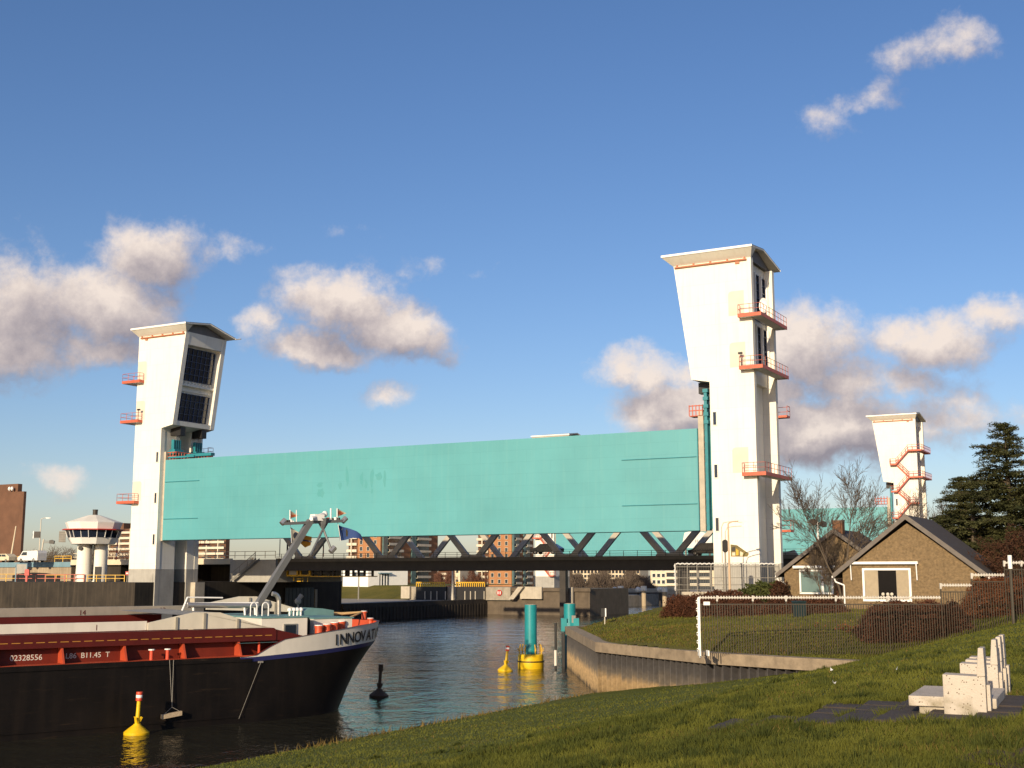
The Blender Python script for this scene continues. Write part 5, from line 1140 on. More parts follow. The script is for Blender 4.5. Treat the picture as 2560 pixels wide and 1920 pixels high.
# red and white and thin poles on the bridge approach seen under the gate
for x, y0, m_, r_, lab in ((699, 1348, 'steelgrey', .07, 'thin grey pole on the bridge left of the flag'), (718, 1348, 'black', .14, 'thick black pole on the bridge left of the mast'), (808, 1346, 'redpaint', .1, 'red and black striped pole on the bridge behind the mast strut')):
    p = P_v(x, 1392, 158); t = thing('pole', lab, 'pole', p); h = P_v(x, y0, 158).z-p.z; n = 6 if m_ == 'redpaint' else 1
    for k in range(n): g = G(); g.tube(p+Vector((0, 0, h*k/n)), p+Vector((0, 0, h*(k+1)/n)), r_, 8); g.build('shaft', M['black'] if k % 2 else M[m_], t)
p = onroad(80, 213); 
car('white van on the approach road behind the blue edge band', p, AU+math.pi, M['carwhite'], [(-2.4, .3), (2.4, .3), (2.5, .8), (1.9, 1.1), (1.3, 1.85), (-2.3, 1.95), (-2.45, 1.5)], 1.9, (-1.5, 1.6), .33, [[(.2, 1.15), (.2, 1.7), (1.2, 1.7), (1.65, 1.15)]], 'van', 'van')
p = onroad(12, 214); car('yellowish car at the left picture edge on the approach road', p, AU+math.pi, M['cream'], [(-2.0, .3), (2.0, .3), (2.05, .7), (1.2, .9), (.6, 1.4), (-1.2, 1.42), (-2.0, .95)], 1.65, (-1.25, 1.25), .3, [[(-1.3, .95), (-1.0, 1.3), (-.2, 1.3), (-.2, .95)], [(-.1, .95), (-.1, 1.3), (.5, 1.3), (.95, .95)]], 'estate_car')
# ================================================================== at the right tower: mural, lamps, signals, spiked fence
t = thing('mural', 'olive and yellow picture panel on the white face of the right tower', 'mural', P_v(1845, 1391, 132.1))
def tp(x, y, off): p = uvz(P_v(x, y, 132.1)); return (p[0], 132.17-off, p[2])
g = G(W); pl = [(1826, 1361), (1842, 1363), (1872, 1384), (1868, 1391), (1827, 1391)]
n_ = len(pl); g.add([tp(x, y, .05) for x, y in pl]+[tp(x, y, 0) for x, y in pl], [tuple(range(n_)), tuple(range(2*n_-1, n_-1, -1))]+[(i, (i+1) % n_, n_+(i+1) % n_, n_+i) for i in range(n_)])
M['olive'] = mat('mural_olive', (.20, .15, .04), .7, .55, 1.1, var2=(.05, .04, .02)); g.build('panel', M['olive'], t)
for q4, mm in (([(1829, 1368), (1838, 1367), (1838, 1378), (1829, 1378)], 'darksteel'), ([(1840, 1372), (1846, 1376), (1846, 1388), (1840, 1388)], 'yellow'), ([(1850, 1378), (1858, 1382), (1856, 1390), (1850, 1390)], 'cream'), ([(1830, 1381), (1838, 1381), (1838, 1389), (1830, 1389)], 'cream')):
    g = G(W); g.add([tp(x, y, .055) for x, y in q4], [(0, 1, 2, 3)]); g.build('picture_patch', M[mm], t)
def pole_px(x, ytop, ybot, D): a = P_d(x, ybot, D); b = P_d(x, ytop, D); return a, b.z-a.z
M['pinkpole'] = mat('pinkish_pole', (.55, .40, .26), .5, .1, 2)
a, h = pole_px(1825, 1309, 1492, 122); lt = lamp('tall pinkish pole in front of the right tower, farthest right of three', a, h, [(1.1, .2, .25)], r=.1, m='pinkpole')
for x, y0, ex, ey, lab in ((1808, 1318, 1846, 1303, 'grey lamp post with curved arm before the right tower, leftmost of three'), (1817, 1330, 1856, 1315, 'grey lamp post with curved arm before the right tower, middle one of three')):
    a, h = pole_px(x, y0, 1488, 128); t = thing('street_lamp', lab, 'lamp post', a); g = G(); tp_ = a+Vector((0, 0, h)); g.tube(a, tp_, .07, 8, .05); g.build('pole', M['lampgrey'], t)
    e_ = P_d(ex, ey, 128); g = G(); g.path([tp_, tp_.lerp(e_, .12)+Vector((0, 0, .38)), tp_.lerp(e_, .45)+Vector((0, 0, .28)), e_], .045, 6); ar = g.build('arm', M['lampgrey'], t)
    g = G(frame(e_, 0)); g.prism([(-.1, .1), (.45, .06), (.5, -.05), (.2, -.1), (-.1, -.05)], 'y', -.1, .1); g.build('lamp_head', M['white'], ar)
a, h = pole_px(1815, 1352, 1488, 126); t = thing('traffic_signal', 'black rounded traffic signal seen from behind before the right tower', 'traffic light', a); g = G(); g.tube(a, a+Vector((0, 0, h)), .06); g.build('post', M['steelgrey'], t)
zb = P_d(1815, 1381, 126).z; g = G(frame(Vector((a.x, a.y, zb)), 0)); g.prism([(-.24, .15), (-.12, 0), (.12, 0), (.24, .15), (.24, 1.1), (.12, 1.26), (-.12, 1.26), (-.24, 1.1)], 'y', -.35, -.1); g.build('backboard', M['black'], t)
p = P_d(2045, 1350, 124); t = thing('railway_style_signal', 'pair of black hooded signals on a white post among the bare branches', 'signal', Vector((p.x, p.y, 5.7))); g = G(); g.tube((p.x, p.y, 5.7), (p.x, p.y, P_d(2045, 1303, 124).z), .09); g.build('post', M['white'], t)
for x, y in ((2033, 1306), (2058, 1311)):
    q = P_d(x, y, 124); g = G(frame(q, 0)); g.prism([(-.3, -.05), (-.05, -.3), (.3, -.25), (.3, .25), (-.05, .35), (-.35, .25)], 'y', -.2, .2); g.build('signal_head', M['black'], t)
g = G(); g.tube(P_d(2033, 1308, 124), P_d(2058, 1312, 124), .05); g.build('cross_bar', M['white'], t)
def spikes(g, a, b, h=.22, n=None, w_=.09):
    a, b = Vector(a), Vector(b); L_ = (b-a).length; n = n or int(L_/.22); d = (b-a).normalized()
    side = Vector((0, 1, 0))
    for k in range(n):
        p = a+d*(L_*(k+.5)/n); 
        up = Vector((0, 0, 1)) if abs(d.z) < .7 else Vector((-1, 0, 0))
        g.tube(p-up*h*.45+d*.08*(1 if k % 2 else -1), p+up*h*.55-d*.08*(1 if k % 2 else -1), w_*.35, 4, w_*.2)
    g.tube(a, b, .04, 6)
t = thing('security_fence', 'tall mesh fence with white spiked top round the right tower foot', 'fence', P_d(1800, 1485, 130))
FD = 127.0
xs = [1690, 1719, 1743, 1778, 1809, 1855, 1889, 1920, 1948]
zt = 8+(1437-1410)/F*FD
def fx(x): return P_d(x, 1440, FD).x
zb_ = float(5.6)
for x in xs: g = G(); g.tube((fx(x), FD, zb_), (fx(x), FD, zt), .05, 6); g.build('post', M['steelgrey'], t)
for z in (zt-2.1, zt-1.4, zt-.3, zb_+.9): g = G(); g.tube((fx(1690), FD, z), (fx(1948), FD, z), .035, 5); g.build('rail', M['steelgrey'], t)
g = G(); spikes(g, (fx(1690), FD, zt), (fx(1950), FD, zt)); g.build('spike_strip', M['white'], t)
g = G(); spikes(g, (fx(1689)-.05, FD, 6.4), (fx(1689)-.05, FD, zt)); g.build('spike_strip', M['white'], t)
mb = G(); mb.box(-.008, .008, -.008, .008, 0, zt-zb_-.1); mm_ = mb.mesh('mesh_wire', M['steelgrey'])
for k in range(60): inst(mm_, 'mesh_wire', t, (fx(1690)+k*(fx(1948)-fx(1690))/60, FD, zb_))
t = thing('plinth_wall', 'low concrete plinth under the mesh fence by the tower', 'wall', P_d(1800, 1490, FD-1)); g = G(); g.box(fx(1700), fx(1885), FD-1.1, FD-.8, 4.9, 8-(1478-1437)/F*FD); g.build('block', M['lightconc'], t)
t = thing('dark_gate_panel', 'dark steel door panel in the fence left of the tower', 'gate', P_d(1710, 1485, FD+2)); g = G(); g.box(P_d(1693, 1440, FD+2).x, P_d(1724, 1440, FD+2).x, FD+2, FD+2.1, 5.4, P_d(1710, 1424, FD+2).z); g.build('leaf', M['darksteel'], t)
# ================================================================== the long bar fence on the dyke
FY = 73.2
fn = thing('bar_fence', 'long dark bar fence with white spiked top rail stepping up the dyke', 'fence', (11, FY, 3.5))
def fX(x): return (x-1280)/F*FY*1.012
steps = [([1735, 1779, 1866, 1947, 2068, 2196, 2325], 1493), ([2325, 2402], 1463), ([2402, 2483], 1438), ([2483, 2525, 2566, 2650], 1408)]
M['railgrey'] = mat('rail_dull_white', (.52,.49,.44), .6, .15, 2)
M['fencebar'] = mat('fence_bar_paint', (.048, .038, .024), .5, .2, 2)
def fz(x): return float(z_land(x, FY)) if x < 27 else max(float(z_land(x, FY)), float(z_near(x, FY)))
barh = {}
for (pxs, yt) in steps:
    zt = 8+(1437-yt)/F*FY
    for i, x in enumerate(pxs):
        X = fX(x)
        if i < len(pxs)-1:
            Xb = fX(pxs[i+1]); 
            g = G(); g.box(X+.04, Xb-.04, FY-.05, FY+.05, zt-.03, zt+.04); r_ = g.build('top_rail', M['railgrey'], fn)
            g = G(); n = int((Xb-X)/.16)
            for k in range(n): q = X+.08+k*.16; g.prism([(q-.05, zt+.041), (q+.05, zt+.041), (q+.015, zt+.11), (q-.015, zt+.11)], 'y', FY-.04, FY+.04); g.prism([(q-.035, zt-.031), (q+.035, zt-.031), (q, zt-.09)], 'y', FY-.03, FY+.03)
            g.build('spike_strip', M['railgrey'], r_, kind='stuff')
            g = G(); g.box(X+.04, Xb-.04, FY-.03, FY+.03, zt-.40, zt-.34); g.build('rail', M['fencebar'], fn)
            zl = min(fz(X), fz(Xb)); 
            n = max(2, round((Xb-X)/.145))
            for k in range(1, n):
                q = X+(Xb-X)*k/n; zb_ = fz(q)+.06; h = round(zt-.4-zb_, 1)
                if h not in barh: mb = G(); mb.box(-.019, .019, -.012, .012, 0, h); barh[h] = mb.mesh('bar', M['fencebar'])
                inst(barh[h], 'bar', fn, (q, FY, zt-.4-h))
        if x == 1735 or (i == len(pxs)-1 and yt != 1408): continue
        g = G(); g.box(X-.027, X+.027, FY-.03, FY+.03, fz(X)-.3, zt-.2); po = g.build('post', M['fencebar'], fn)
        g = G(); g.box(X-.045, X+.045, FY-.05, FY+.05, zt-.2, zt+.13); g.build('post_cap', M['railgrey'], po)
X = fX(1735); zt = 8+(1437-1493)/F*FY; g = G(); g.box(X-.05, X+.05, FY-.05, FY+.05, 3.3, zt+.05); po = g.build('post', M['white'], fn); g = G(); spikes(g, (X-.06, FY, 3.5), (X-.06, FY, zt), .2, 14, .12); g.build('spike_strip', M['white'], po)
g = G(); g.box(X+.25, X+.62, FY-.08, FY-.05, zt-.42, zt-.22); g.build('name_plate', M['white'], fn)
for (xa, ya, xb, yb) in ((1750, 1624, 1771, 1622),):
    for x in (1750, 1771): g = G(); a = P_d(x, 1626, FY-1.0); g.box(a.x-.04, a.x+.04, a.y-.1, a.y+.6, 3.45, 3.75); g.build('foot_bracket', M['white'], fn)
Xp = P_d(2527, 1440, 70).x; zg = float(z_near(Xp, 70)); t = thing('fence_mast', 'tall round grey post with pale top in front of the bar fence', 'post', (Xp, 70, zg)); g = G(); g.tube((Xp, 70, zg-.3), (Xp, 70, P_d(2527, 1422, 70).z), .1, 10); g.build('shaft', M['fencebar'], t); g = G(); g.tube((Xp, 70, P_d(2527, 1422, 70).z+.003), (Xp, 70, P_d(2527, 1388, 70).z), .115, 10); g.build('pale_top', M['white'], t)
# ================================================================== houses
def brickmat(name, c1, c2, mortar):
    m = bpy.data.materials.new(name); m.use_nodes = True; t = m.node_tree; l = t.links; b = t.nodes['Principled BSDF']; b.inputs['Roughness'].default_value = .9
    co = t.nodes.new('ShaderNodeNewGeometry'); dt = t.nodes.new('ShaderNodeVectorMath'); dt.operation = 'DOT_PRODUCT'; l.new(co.outputs['Position'], dt.inputs[0]); dt.inputs[1].default_value = (U.x+V.x*.9, U.y+V.y*.9, 0)
    sp = t.nodes.new('ShaderNodeSeparateXYZ'); l.new(co.outputs['Position'], sp.inputs[0]); cb = t.nodes.new('ShaderNodeCombineXYZ'); l.new(dt.outputs['Value'], cb.inputs[0]); l.new(sp.outputs[2], cb.inputs[1])
    k = t.nodes.new('ShaderNodeTexBrick'); l.new(cb.outputs[0], k.inputs['Vector']); k.inputs['Scale'].default_value = 1; k.inputs['Brick Width'].default_value = .22; k.inputs['Row Height'].default_value = .07; k.inputs['Mortar Size'].default_value = .008; k.inputs['Bias'].default_value = -.2
    k.inputs['Color1'].default_value = (*c1, 1); k.inputs['Color2'].default_value = (*c2, 1); k.inputs['Mortar'].default_value = (*mortar, 1)
    nz = t.nodes.new('ShaderNodeTexNoise'); nz.inputs['Scale'].default_value = 6; nz.inputs['Detail'].default_value = 7; l.new(co.outputs['Position'], nz.inputs['Vector']); rr = t.nodes.new('ShaderNodeMapRange'); l.new(nz.outputs[0], rr.inputs[0]); rr.inputs[1].default_value = .3; rr.inputs[2].default_value = .75; rr.inputs[3].default_value = .7; rr.inputs[4].default_value = 1.35
    mx = t.nodes.new('ShaderNodeVectorMath'); mx.operation = 'SCALE'; l.new(k.outputs['Color'], mx.inputs[0]); l.new(rr.outputs[0], mx.inputs['Scale']); l.new(mx.outputs[0], b.inputs['Base Color'])
    bp = t.nodes.new('ShaderNodeBump'); bp.inputs['Strength'].default_value = .5; bp.inputs['Distance'].default_value = .02; l.new(k.outputs['Fac'], bp.inputs['Height']); bp.invert = True; l.new(bp.outputs[0], b.inputs['Normal']); return m
M['hbrick'] = brickmat('yellow_brown_brick', (.180, .118, .056), (.135, .09, .042), (.23, .17, .10)); M['rbrick'] = brickmat('red_brown_brick', (.17, .07, .03), (.13, .055, .025), (.2, .13, .08))
def tilemat():
    m = mat('dark_roof_tiles', (.055, .045, .04), .8, .3, 3, .4, 12); return m
M['tiles'] = tilemat(); M['verge'] = mat('verge_board', (.13, .11, .095), .7, .2, 2)
M['curtain'] = mat('curtain_fabric', (.50, .43, .32), .9, .1, 4)
def house(label, v0, u0, u1, ua, za, ze, zg, ln, wallm):
    t = thing('brick_house', label, 'house', W(ua, v0, zg), 'brick bungalows behind the fence')
    g = G(W); g.prism([(u0, zg-1), (u1, zg-1), (u1, ze), (ua, za-.35), (u0, ze)], 'y', v0, v0+ln); g.build('walls', wallm, t)
    sl = (za-ze)/(ua-u0); ov = .62; th = .3
    for sgn, ue in ((1, u0), (-1, u1)):
        xe = ue-sgn*ov; ze_ = za-abs(ua-xe)*sl
        g = G(W); g.add([(xe, v0-.45, ze_), (ua, v0-.45, za), (ua, v0+ln+.4, za), (xe, v0+ln+.4, ze_), (xe, v0-.45, ze_+th), (ua, v0-.45, za+th), (ua, v0+ln+.4, za+th), (xe, v0+ln+.4, ze_+th)],
              [(0, 3, 2, 1), (4, 5, 6, 7), (0, 1, 5, 4), (1, 2, 6, 5), (2, 3, 7, 6), (3, 0, 4, 7)])
        ro = g.build('roof_slope', M['tiles'], t)
        g = G(W); g.add([(xe-.03*sgn, v0-.5, ze_-.06), (ua, v0-.5, za-.06), (ua, v0-.5, za+th+.04), (xe-.03*sgn, v0-.5, ze_+th+.04), (xe-.03*sgn, v0-.453, ze_-.06), (ua, v0-.453, za-.06), (ua, v0-.453, za+th+.04), (xe-.03*sgn, v0-.453, ze_+th+.04)],
              [(0, 1, 2, 3), (7, 6, 5, 4), (0, 4, 5, 1), (1, 5, 6, 2), (2, 6, 7, 3), (3, 7, 4, 0)]); g.build('verge_board', M['verge'], ro)
        g = G(W); g.tube((xe-.05*sgn, v0-.4, ze_+.08), (xe-.05*sgn, v0+ln+.3, ze_+.08), .09, 8); g.build('gutter', M['white'], ro)
        g = G(W); g.path([(xe, v0-.2, ze_), (xe+.1*sgn, v0-.15, ze_-.3), (ue+.12*sgn, v0-.12, ze_-.55), (ue+.12*sgn, v0-.12, zg)], .06, 8); g.build('downpipe', M['white'], ro)
    return t
h1 = house('larger brick house with wide gable and awning behind the long fence', 97.6, -24.8, -14.75, -19.8, 12.2, 8.25, 4.8, 10, M['hbrick'])
def win(t, v0, u0, u1, z0, z1, fr=.13, name='window', glass='darkwin'):
    g = G(W); g.box(u0+fr, u1-fr, v0-.03, v0-.01, z0+fr, z1-fr); w_ = g.build(name, M[glass], t)
    g = G(W); g.box(u0, u0+fr, v0-.14, v0-.004, z0, z1); g.box(u1-fr, u1, v0-.14, v0-.004, z0, z1); g.box(u0+fr, u1-fr, v0-.14, v0-.004, z1-fr, z1); g.box(u0+fr, u1-fr, v0-.14, v0-.004, z0, z0+fr); g.build('frame', M['white'], w_); return w_
M['room'] = mat('dark_room_glass', (.008, .007, .007), .3, .2, 1, spec=.08)
wv = win(h1, 97.6, -23.27, -19.65, 6.0, 8.5, .16, glass='room')
for (ua_, ub_) in ((-23.1, -22.1), (-20.75, -19.83)):
    g = G(W); n = 14
    for k in range(n): x = ua_+(ub_-ua_)*k/n; g.quad((x, 97.56, 6.17), (x+.5*(ub_-ua_)/n, 97.5, 6.17), (x+.5*(ub_-ua_)/n, 97.5, 8.33), (x, 97.56, 8.33)); g.quad((x+.5*(ub_-ua_)/n, 97.5, 6.17), (x+(ub_-ua_)/n, 97.56, 6.17), (x+(ub_-ua_)/n, 97.56, 8.33), (x+.5*(ub_-ua_)/n, 97.5, 8.33))
    g.build('curtain', M['curtain'], wv)
for x in (-21.75, -21.4, -21.1): g = G(W); g.ball((x, 97.42, 6.55), .13, 8, 5); g.tube((x, 97.42, 6.18), (x, 97.42, 6.5), .03); g.build('window_flower', M['creamp'], wv)
g = G(W); g.box(-24.29, -19.07, 97.25, 97.56, 8.80, 8.99); aw = g.build('awning_cassette', M['white'], h1)
for x in (-24.1, -19.2): g = G(W); g.tube((x, 97.3, 8.8), (x+.02, 97.35, 7.6), .045, 6); g.build('awning_arm', M['white'], aw)
h2 = house('smaller brick house with chimney and white framed window, left of the gable house', 111.9, -33.7, -24.2, -29.0, 11.75, 8.25, 5.0, 9, M['hbrick'])
wv = win(h2, 111.9, -32.3, -29.26, 6.3, 8.45, .14, glass='tealwin'); g = G(W); g.box(-30.3, -30.12, 111.74, 111.88, 6.44, 8.31); g.build('mullion', M['white'], wv); g = G(W); g.box(-30.1, -29.42, 111.8, 111.88, 7.9, 8.05); g.build('vent_bar', M['white'], wv)
g = G(W); g.tube((-32.8, 111.6, 8.68), (-29.0, 111.6, 8.68), .14, 8); g.build('awning_cassette', M['white'], h2)
g = G(W); g.box(-29.1, -24.3, 111.84, 111.897, 5, 8.2); g.build('red_brick_panel', M['rbrick'], h2, label='red brick panel right of the window')
g = G(W); g.box(-29.25, -28.35, 112.1, 113.0, 11.0, 12.75); ch = g.build('chimney', M['rbrick'], h2); g = G(W); g.box(-29.3, -28.3, 112.05, 113.05, 12.753, 12.85); g.build('cap', M['verge'], ch)
# ================================================================== concrete seats on the dyke
def speckle():
    m = mat('speckled_concrete', (.50, .44, .37), .85, .07, 2, .25, 40); t = m.node_tree; l = t.links; b = t.nodes['Principled BSDF']; src = b.inputs['Base Color'].links[0].from_socket
    co = t.nodes.new('ShaderNodeTexCoord'); vo = t.nodes.new('ShaderNodeTexVoronoi'); vo.inputs['Scale'].default_value = 26; l.new(co.outputs['Object'], vo.inputs['Vector'])
    nz = t.nodes.new('ShaderNodeTexNoise'); nz.inputs['Scale'].default_value = 9; l.new(co.outputs['Object'], nz.inputs['Vector'])
    f = mth(t, 'MULTIPLY', mth(t, 'LESS_THAN', vo.outputs['Distance'], .2), mth(t, 'GREATER_THAN', nz.outputs[0], .5)); mx = t.nodes.new('ShaderNodeMix'); mx.data_type = 'RGBA'; l.new(f, mx.inputs[0]); l.new(src, mx.inputs[6]); mx.inputs[7].default_value = (.12, .09, .06, 1); sz = t.nodes.new('ShaderNodeNewGeometry'); sx = t.nodes.new('ShaderNodeSeparateXYZ'); l.new(sz.outputs['Position'], sx.inputs[0]); n4 = t.nodes.new('ShaderNodeTexNoise'); n4.inputs['Scale'].default_value = 5; n4.inputs['Detail'].default_value = 7; l.new(co.outputs['Object'], n4.inputs['Vector'])
    hz = mth(t, 'ADD', mth(t, 'SUBTRACT', sx.outputs[2], 6.30), mth(t, 'MULTIPLY', mth(t, 'SUBTRACT', n4.outputs[0], .5), .9)); r4 = t.nodes.new('ShaderNodeMapRange'); l.new(hz, r4.inputs[0]); r4.inputs[1].default_value = .16; r4.inputs[2].default_value = -.08; r4.inputs[4].default_value = .75
    m4 = t.nodes.new('ShaderNodeMix'); m4.data_type = 'RGBA'; l.new(r4.outputs[0], m4.inputs[0]); l.new(mx.outputs[2], m4.inputs[6]); m4.inputs[7].default_value = (.20, .17, .10, 1); l.new(m4.outputs[2], b.inputs['Base Color']); return m
M['speck'] = speckle()
o1 = P_d(2352, 1785, 15.6); SE = (.907, -.42); BX = Vector((.907, -.42, 0)); BY = Vector((.42, .907, 0)); zg = 8-348/F*15.6*.985
def BT(x, y, z): return Vector((o1.x, o1.y, 0))+BX*x+BY*y+Vector((0, 0, z))
def bevel(o, w_=.012):
    bm = bmesh.new(); bm.from_mesh(o.data); bmesh.ops.bevel(bm, geom=bm.edges[:], offset=w_, segments=2, affect='EDGES', profile=.6); bm.to_mesh(o.data); bm.free()
def seat(y, label, dz=0):
    q = BT(.28, y+.2, zg+dz); t = thing('concrete_chair', label, 'seat', q, 'row of speckled concrete seats'); T = lambda a, b_, c: BT(a, b_+y, zg+dz+c)
    g = G(T); g.prism([(.04, -.02), (.53, -.12), (.53, .5), (.04, .515)], 'y', 0, .34); bevel(g.build('block', M['speck'], t))
    g = G(T); g.prism([(.435, .503), (.532, .503), (.525, .84), (.465, .84)], 'y', .0, .34); bevel(g.build('backrest', M['speck'], t), .008)
    g = G(T); g.box(.536, .575, .06, .30, -.15, .40); g.build('back_plate', M['speck'], t); return t
seat(0, 'nearest concrete seat, standing in front of the low slab')
seat(2.15, 'concrete seat just behind the low slab, second from the front')
seat(2.98, 'concrete seat third from the front, its backrest narrow between two others')
seat(3.62, 'farthest concrete seat at the back of the row')
t = thing('stone_table', 'low speckled concrete slab on the ground beside the nearest seat', 'slab', BT(0, 1, zg)); g = G(BT); g.box(-.42, .62, .36, 1.95, zg+.09, zg+.215); bevel(g.build('slab', M['speck'], t)); g = G(BT); g.box(-.30, .55, .42, 1.85, zg-.15, zg+.089); g.build('plinth', M['speck'], t)
M['tile'] = mat('dark_rubber_tile', (.050, .038, .033), .9, .3, 3, .3, 30)
pv = thing('tile_paving', 'dark paving tiles sunk in the grass round the concrete seats', 'paving', BT(0, 1, zg))
tm = G(); tm.box(-.235, .235, -.3, .3, -.06, 0); tme = tm.mesh('tile', M['tile'])
for i in range(-5, 8):
    for j in range(-1, 4):
        if i < -3 and j > 1 or (i < -2 and j < 0): continue
        c = BT(i*.56+.1, j*.64+.35, 0); zt = float(z_near(c.x, c.y))
        inst(tme, 'tile', pv, (c.x, c.y, zt+.034+random.uniform(-.006, .006)), math.atan2(BX.y, BX.x)+random.uniform(-.03, .03))
print('p4 ok')

print('ground at seat', float(z_near(o1.x, o1.y)), zg)
# ================================================================== vegetation
def tri_mesh(name, co, m, parent=None, quads=False, **kw):
    k = 4 if quads else 3; n = len(co)//k; me = bpy.data.meshes.new(name)
    me.vertices.add(len(co)); me.vertices.foreach_set('co', np.ascontiguousarray(co, dtype=np.float32).ravel())
    me.loops.add(n*k); me.loops.foreach_set('vertex_index', np.arange(n*k, dtype=np.int32))
    me.polygons.add(n); me.polygons.foreach_set('loop_start', np.arange(n, dtype=np.int32)*k); me.update(calc_edges=True)
    me.materials.append(m); o = bpy.data.objects.new(name, me); C.objects.link(o); att(o, parent); tag(o, **kw); return o
def leafmat(name, c1, c2, rough=.8, scale=.6, trans=.15):
    m = mat(name, c2, rough, .2, scale, var2=c1, spec=.2)
    m.node_tree.nodes['Principled BSDF'].inputs['Transmission Weight'].default_value = 0; return m
M.update(blade=leafmat('grass_blades', (.041, .051, .0065), (.104, .105, .015), scale=.35), drygrass=leafmat('dry_grass', (.07, .052, .014), (.16, .105, .03)),
 hedge=leafmat('red_brown_hedge', (.035, .015, .009), (.095, .036, .018), scale=1.2), beech=leafmat('beech_leaves', (.055, .020, .009), (.17, .058, .022), scale=2),
 cedar=leafmat('cedar_needles', (.018, .024, .008), (.062, .062, .022), scale=.5), shrubg=leafmat('dark_green_leaves', (.022, .035, .008), (.07, .075, .02), scale=1), redbush=leafmat('red_brown_foliage', (.030, .014, .008), (.075, .033, .017), scale=.8), bark=mat('bark', (.10, .075, .05), .9, .3, 4, .4, 12))
def cards(c, size, flat=0.0, asp=2.0):
    """random triangles round centres c (n,3)"""
    n = len(c); a = rng.normal(size=(n, 3)); a[:, 2] *= (1-flat); a /= np.linalg.norm(a, axis=1)[:, None]
    b = rng.normal(size=(n, 3)); b[:, 2] *= (1-flat); b -= a*(a*b).sum(1)[:, None]; b /= np.maximum(np.linalg.norm(b, axis=1)[:, None], 1e-6)
    s = np.asarray(size).reshape(-1, 1)*rng.uniform(.6, 1.3, (n, 1))
    return np.stack([c-a*s*.5-b*s/asp*.5, c+a*s*.5, c-a*s*.3+b*s/asp*.6], 1).reshape(-1, 3)
# --- grass blades on the dyke in front of the camera
def blades(n, dmin, dmax, hmin, hmax, wfac, zf, cond=None, ymax=None):
    u = rng.random(n); D = 1/(1/dmin-u*(1/dmin-1/dmax)); s = rng.uniform(-.52, .52, n); x = s*D; y = D
    k = np.ones(n, bool)
    if cond is not None: k &= cond(x, y)
    x, y, D = x[k], y[k], D[k]; n = len(x); z = zf(x, y); nz_ = hash_noise(x*2.3, y*2.3)+.6*hash_noise(x*6.1+3, y*5.3)
    h = rng.uniform(hmin, hmax, n)*(1+.45*nz_); w_ = np.maximum(.006, D*wfac)*rng.uniform(.7, 1.4, n)
    ang = rng.uniform(0, 2*np.pi, n); dx, dy = np.cos(ang)*w_/2, np.sin(ang)*w_/2; lx, ly = rng.normal(0, .5, n)*h, rng.normal(0, .5, n)*h
    return np.stack([np.c_[x-dx, y-dy, z-.01], np.c_[x+dx, y+dy, z-.01], np.c_[x+lx, y+ly, z+h]], 1).reshape(-1, 3)
def on_tile(x, y):
    lx = (x-o1.x)*BX.x+(y-o1.y)*BX.y; ly = (x-o1.x)*BY.x+(y-o1.y)*BY.y
    inside = (lx > -1.9) & (lx < 4.2) & (ly > -.55) & (ly < 2.5) & ((lx > -1.3) | (ly > -.1)) ; fx_, fy_ = (lx-.1+.28) % .56, (ly-.35+.32) % .64
    return inside & (fx_ > .02) & (fx_ < .54) & (hash_noise(x*5, y*5) < 1.05)
dyke = lambda x, y: (x*U.x+y*U.y > -37.9) & (edge_dist(x, y) < .3) & ~on_tile(x, y)
co = blades(400000, 9.5, 75, .035, .085, .0009, z_near, dyke); tri_mesh('grass', co, M['blade'], kind='stuff')
co = blades(26000, 9.5, 60, .04, .10, .0009, z_near, lambda x, y: dyke(x, y) & (hash_noise(x*1.9+9, y*1.9) > .25)); tri_mesh('dry_grass', co, M['drygrass'], kind='stuff')
lx = lambda x, y: ((x-o1.x)*BX.x+(y-o1.y)*BX.y, (x-o1.x)*BY.x+(y-o1.y)*BY.y)
def clumps(n):
    out = []
    for _ in range(n):
        D = 1/(1/10.5-rng.random()*(1/10.5-1/45)); x0 = D*rng.uniform(-.42, .42); m = rng.integers(50, 140)
        if not dyke(np.array(x0), np.array(D)): continue
        sp_ = rng.uniform(.05, .16); r_ = rng.normal(0, sp_, (m, 2)); x, y = x0+r_[:, 0], D+r_[:, 1]; z = z_near(x, y); h = rng.uniform(.05, .15, m)*np.exp(-(r_**2).sum(1)/(2*sp_*sp_))+.03; an = rng.uniform(0, 6.28, m); w_ = max(.007, .0006*D)
        out.append(np.stack([np.c_[x-np.cos(an)*w_, y-np.sin(an)*w_, z-.01], np.c_[x+np.cos(an)*w_, y+np.sin(an)*w_, z-.01], np.c_[x+r_[:, 0]*.6+rng.normal(0, .02, m), y+r_[:, 1]*.6, z+h]], 1).reshape(-1, 3))
    return np.concatenate(out)
def tufts(n):
    out = []
    for _ in range(n):
        a, b = random.uniform(-2.4, 4.0), random.uniform(-.6, 2.9)
        if on_tile(np.array(BT(a, b, 0).x), np.array(BT(a, b, 0).y)) or (-.5 < a < .7 and 0 < b < 4): continue
        c = BT(a, b, 0); m = 130; r_ = rng.normal(0, .085, (m, 2)); x, y = c.x+r_[:, 0], c.y+r_[:, 1]; z = z_near(x, y); h = rng.uniform(.04, .12, m); an = rng.uniform(0, 6.28, m); w_ = .008
        out.append(np.stack([np.c_[x-np.cos(an)*w_, y-np.sin(an)*w_, z-.01], np.c_[x+np.cos(an)*w_, y+np.sin(an)*w_, z-.01], np.c_[x+r_[:, 0]*.5, y+r_[:, 1]*.5, z+h]], 1).reshape(-1, 3))
    return np.concatenate(out)
tri_mesh('grass_tufts', tufts(110), M['blade'], kind='stuff')
M['weed'] = leafmat('dark_weed_clumps', (.022, .032, .005), (.062, .070, .012), scale=.8)
tri_mesh('weed_clumps', clumps(700), M['weed'], kind='stuff')
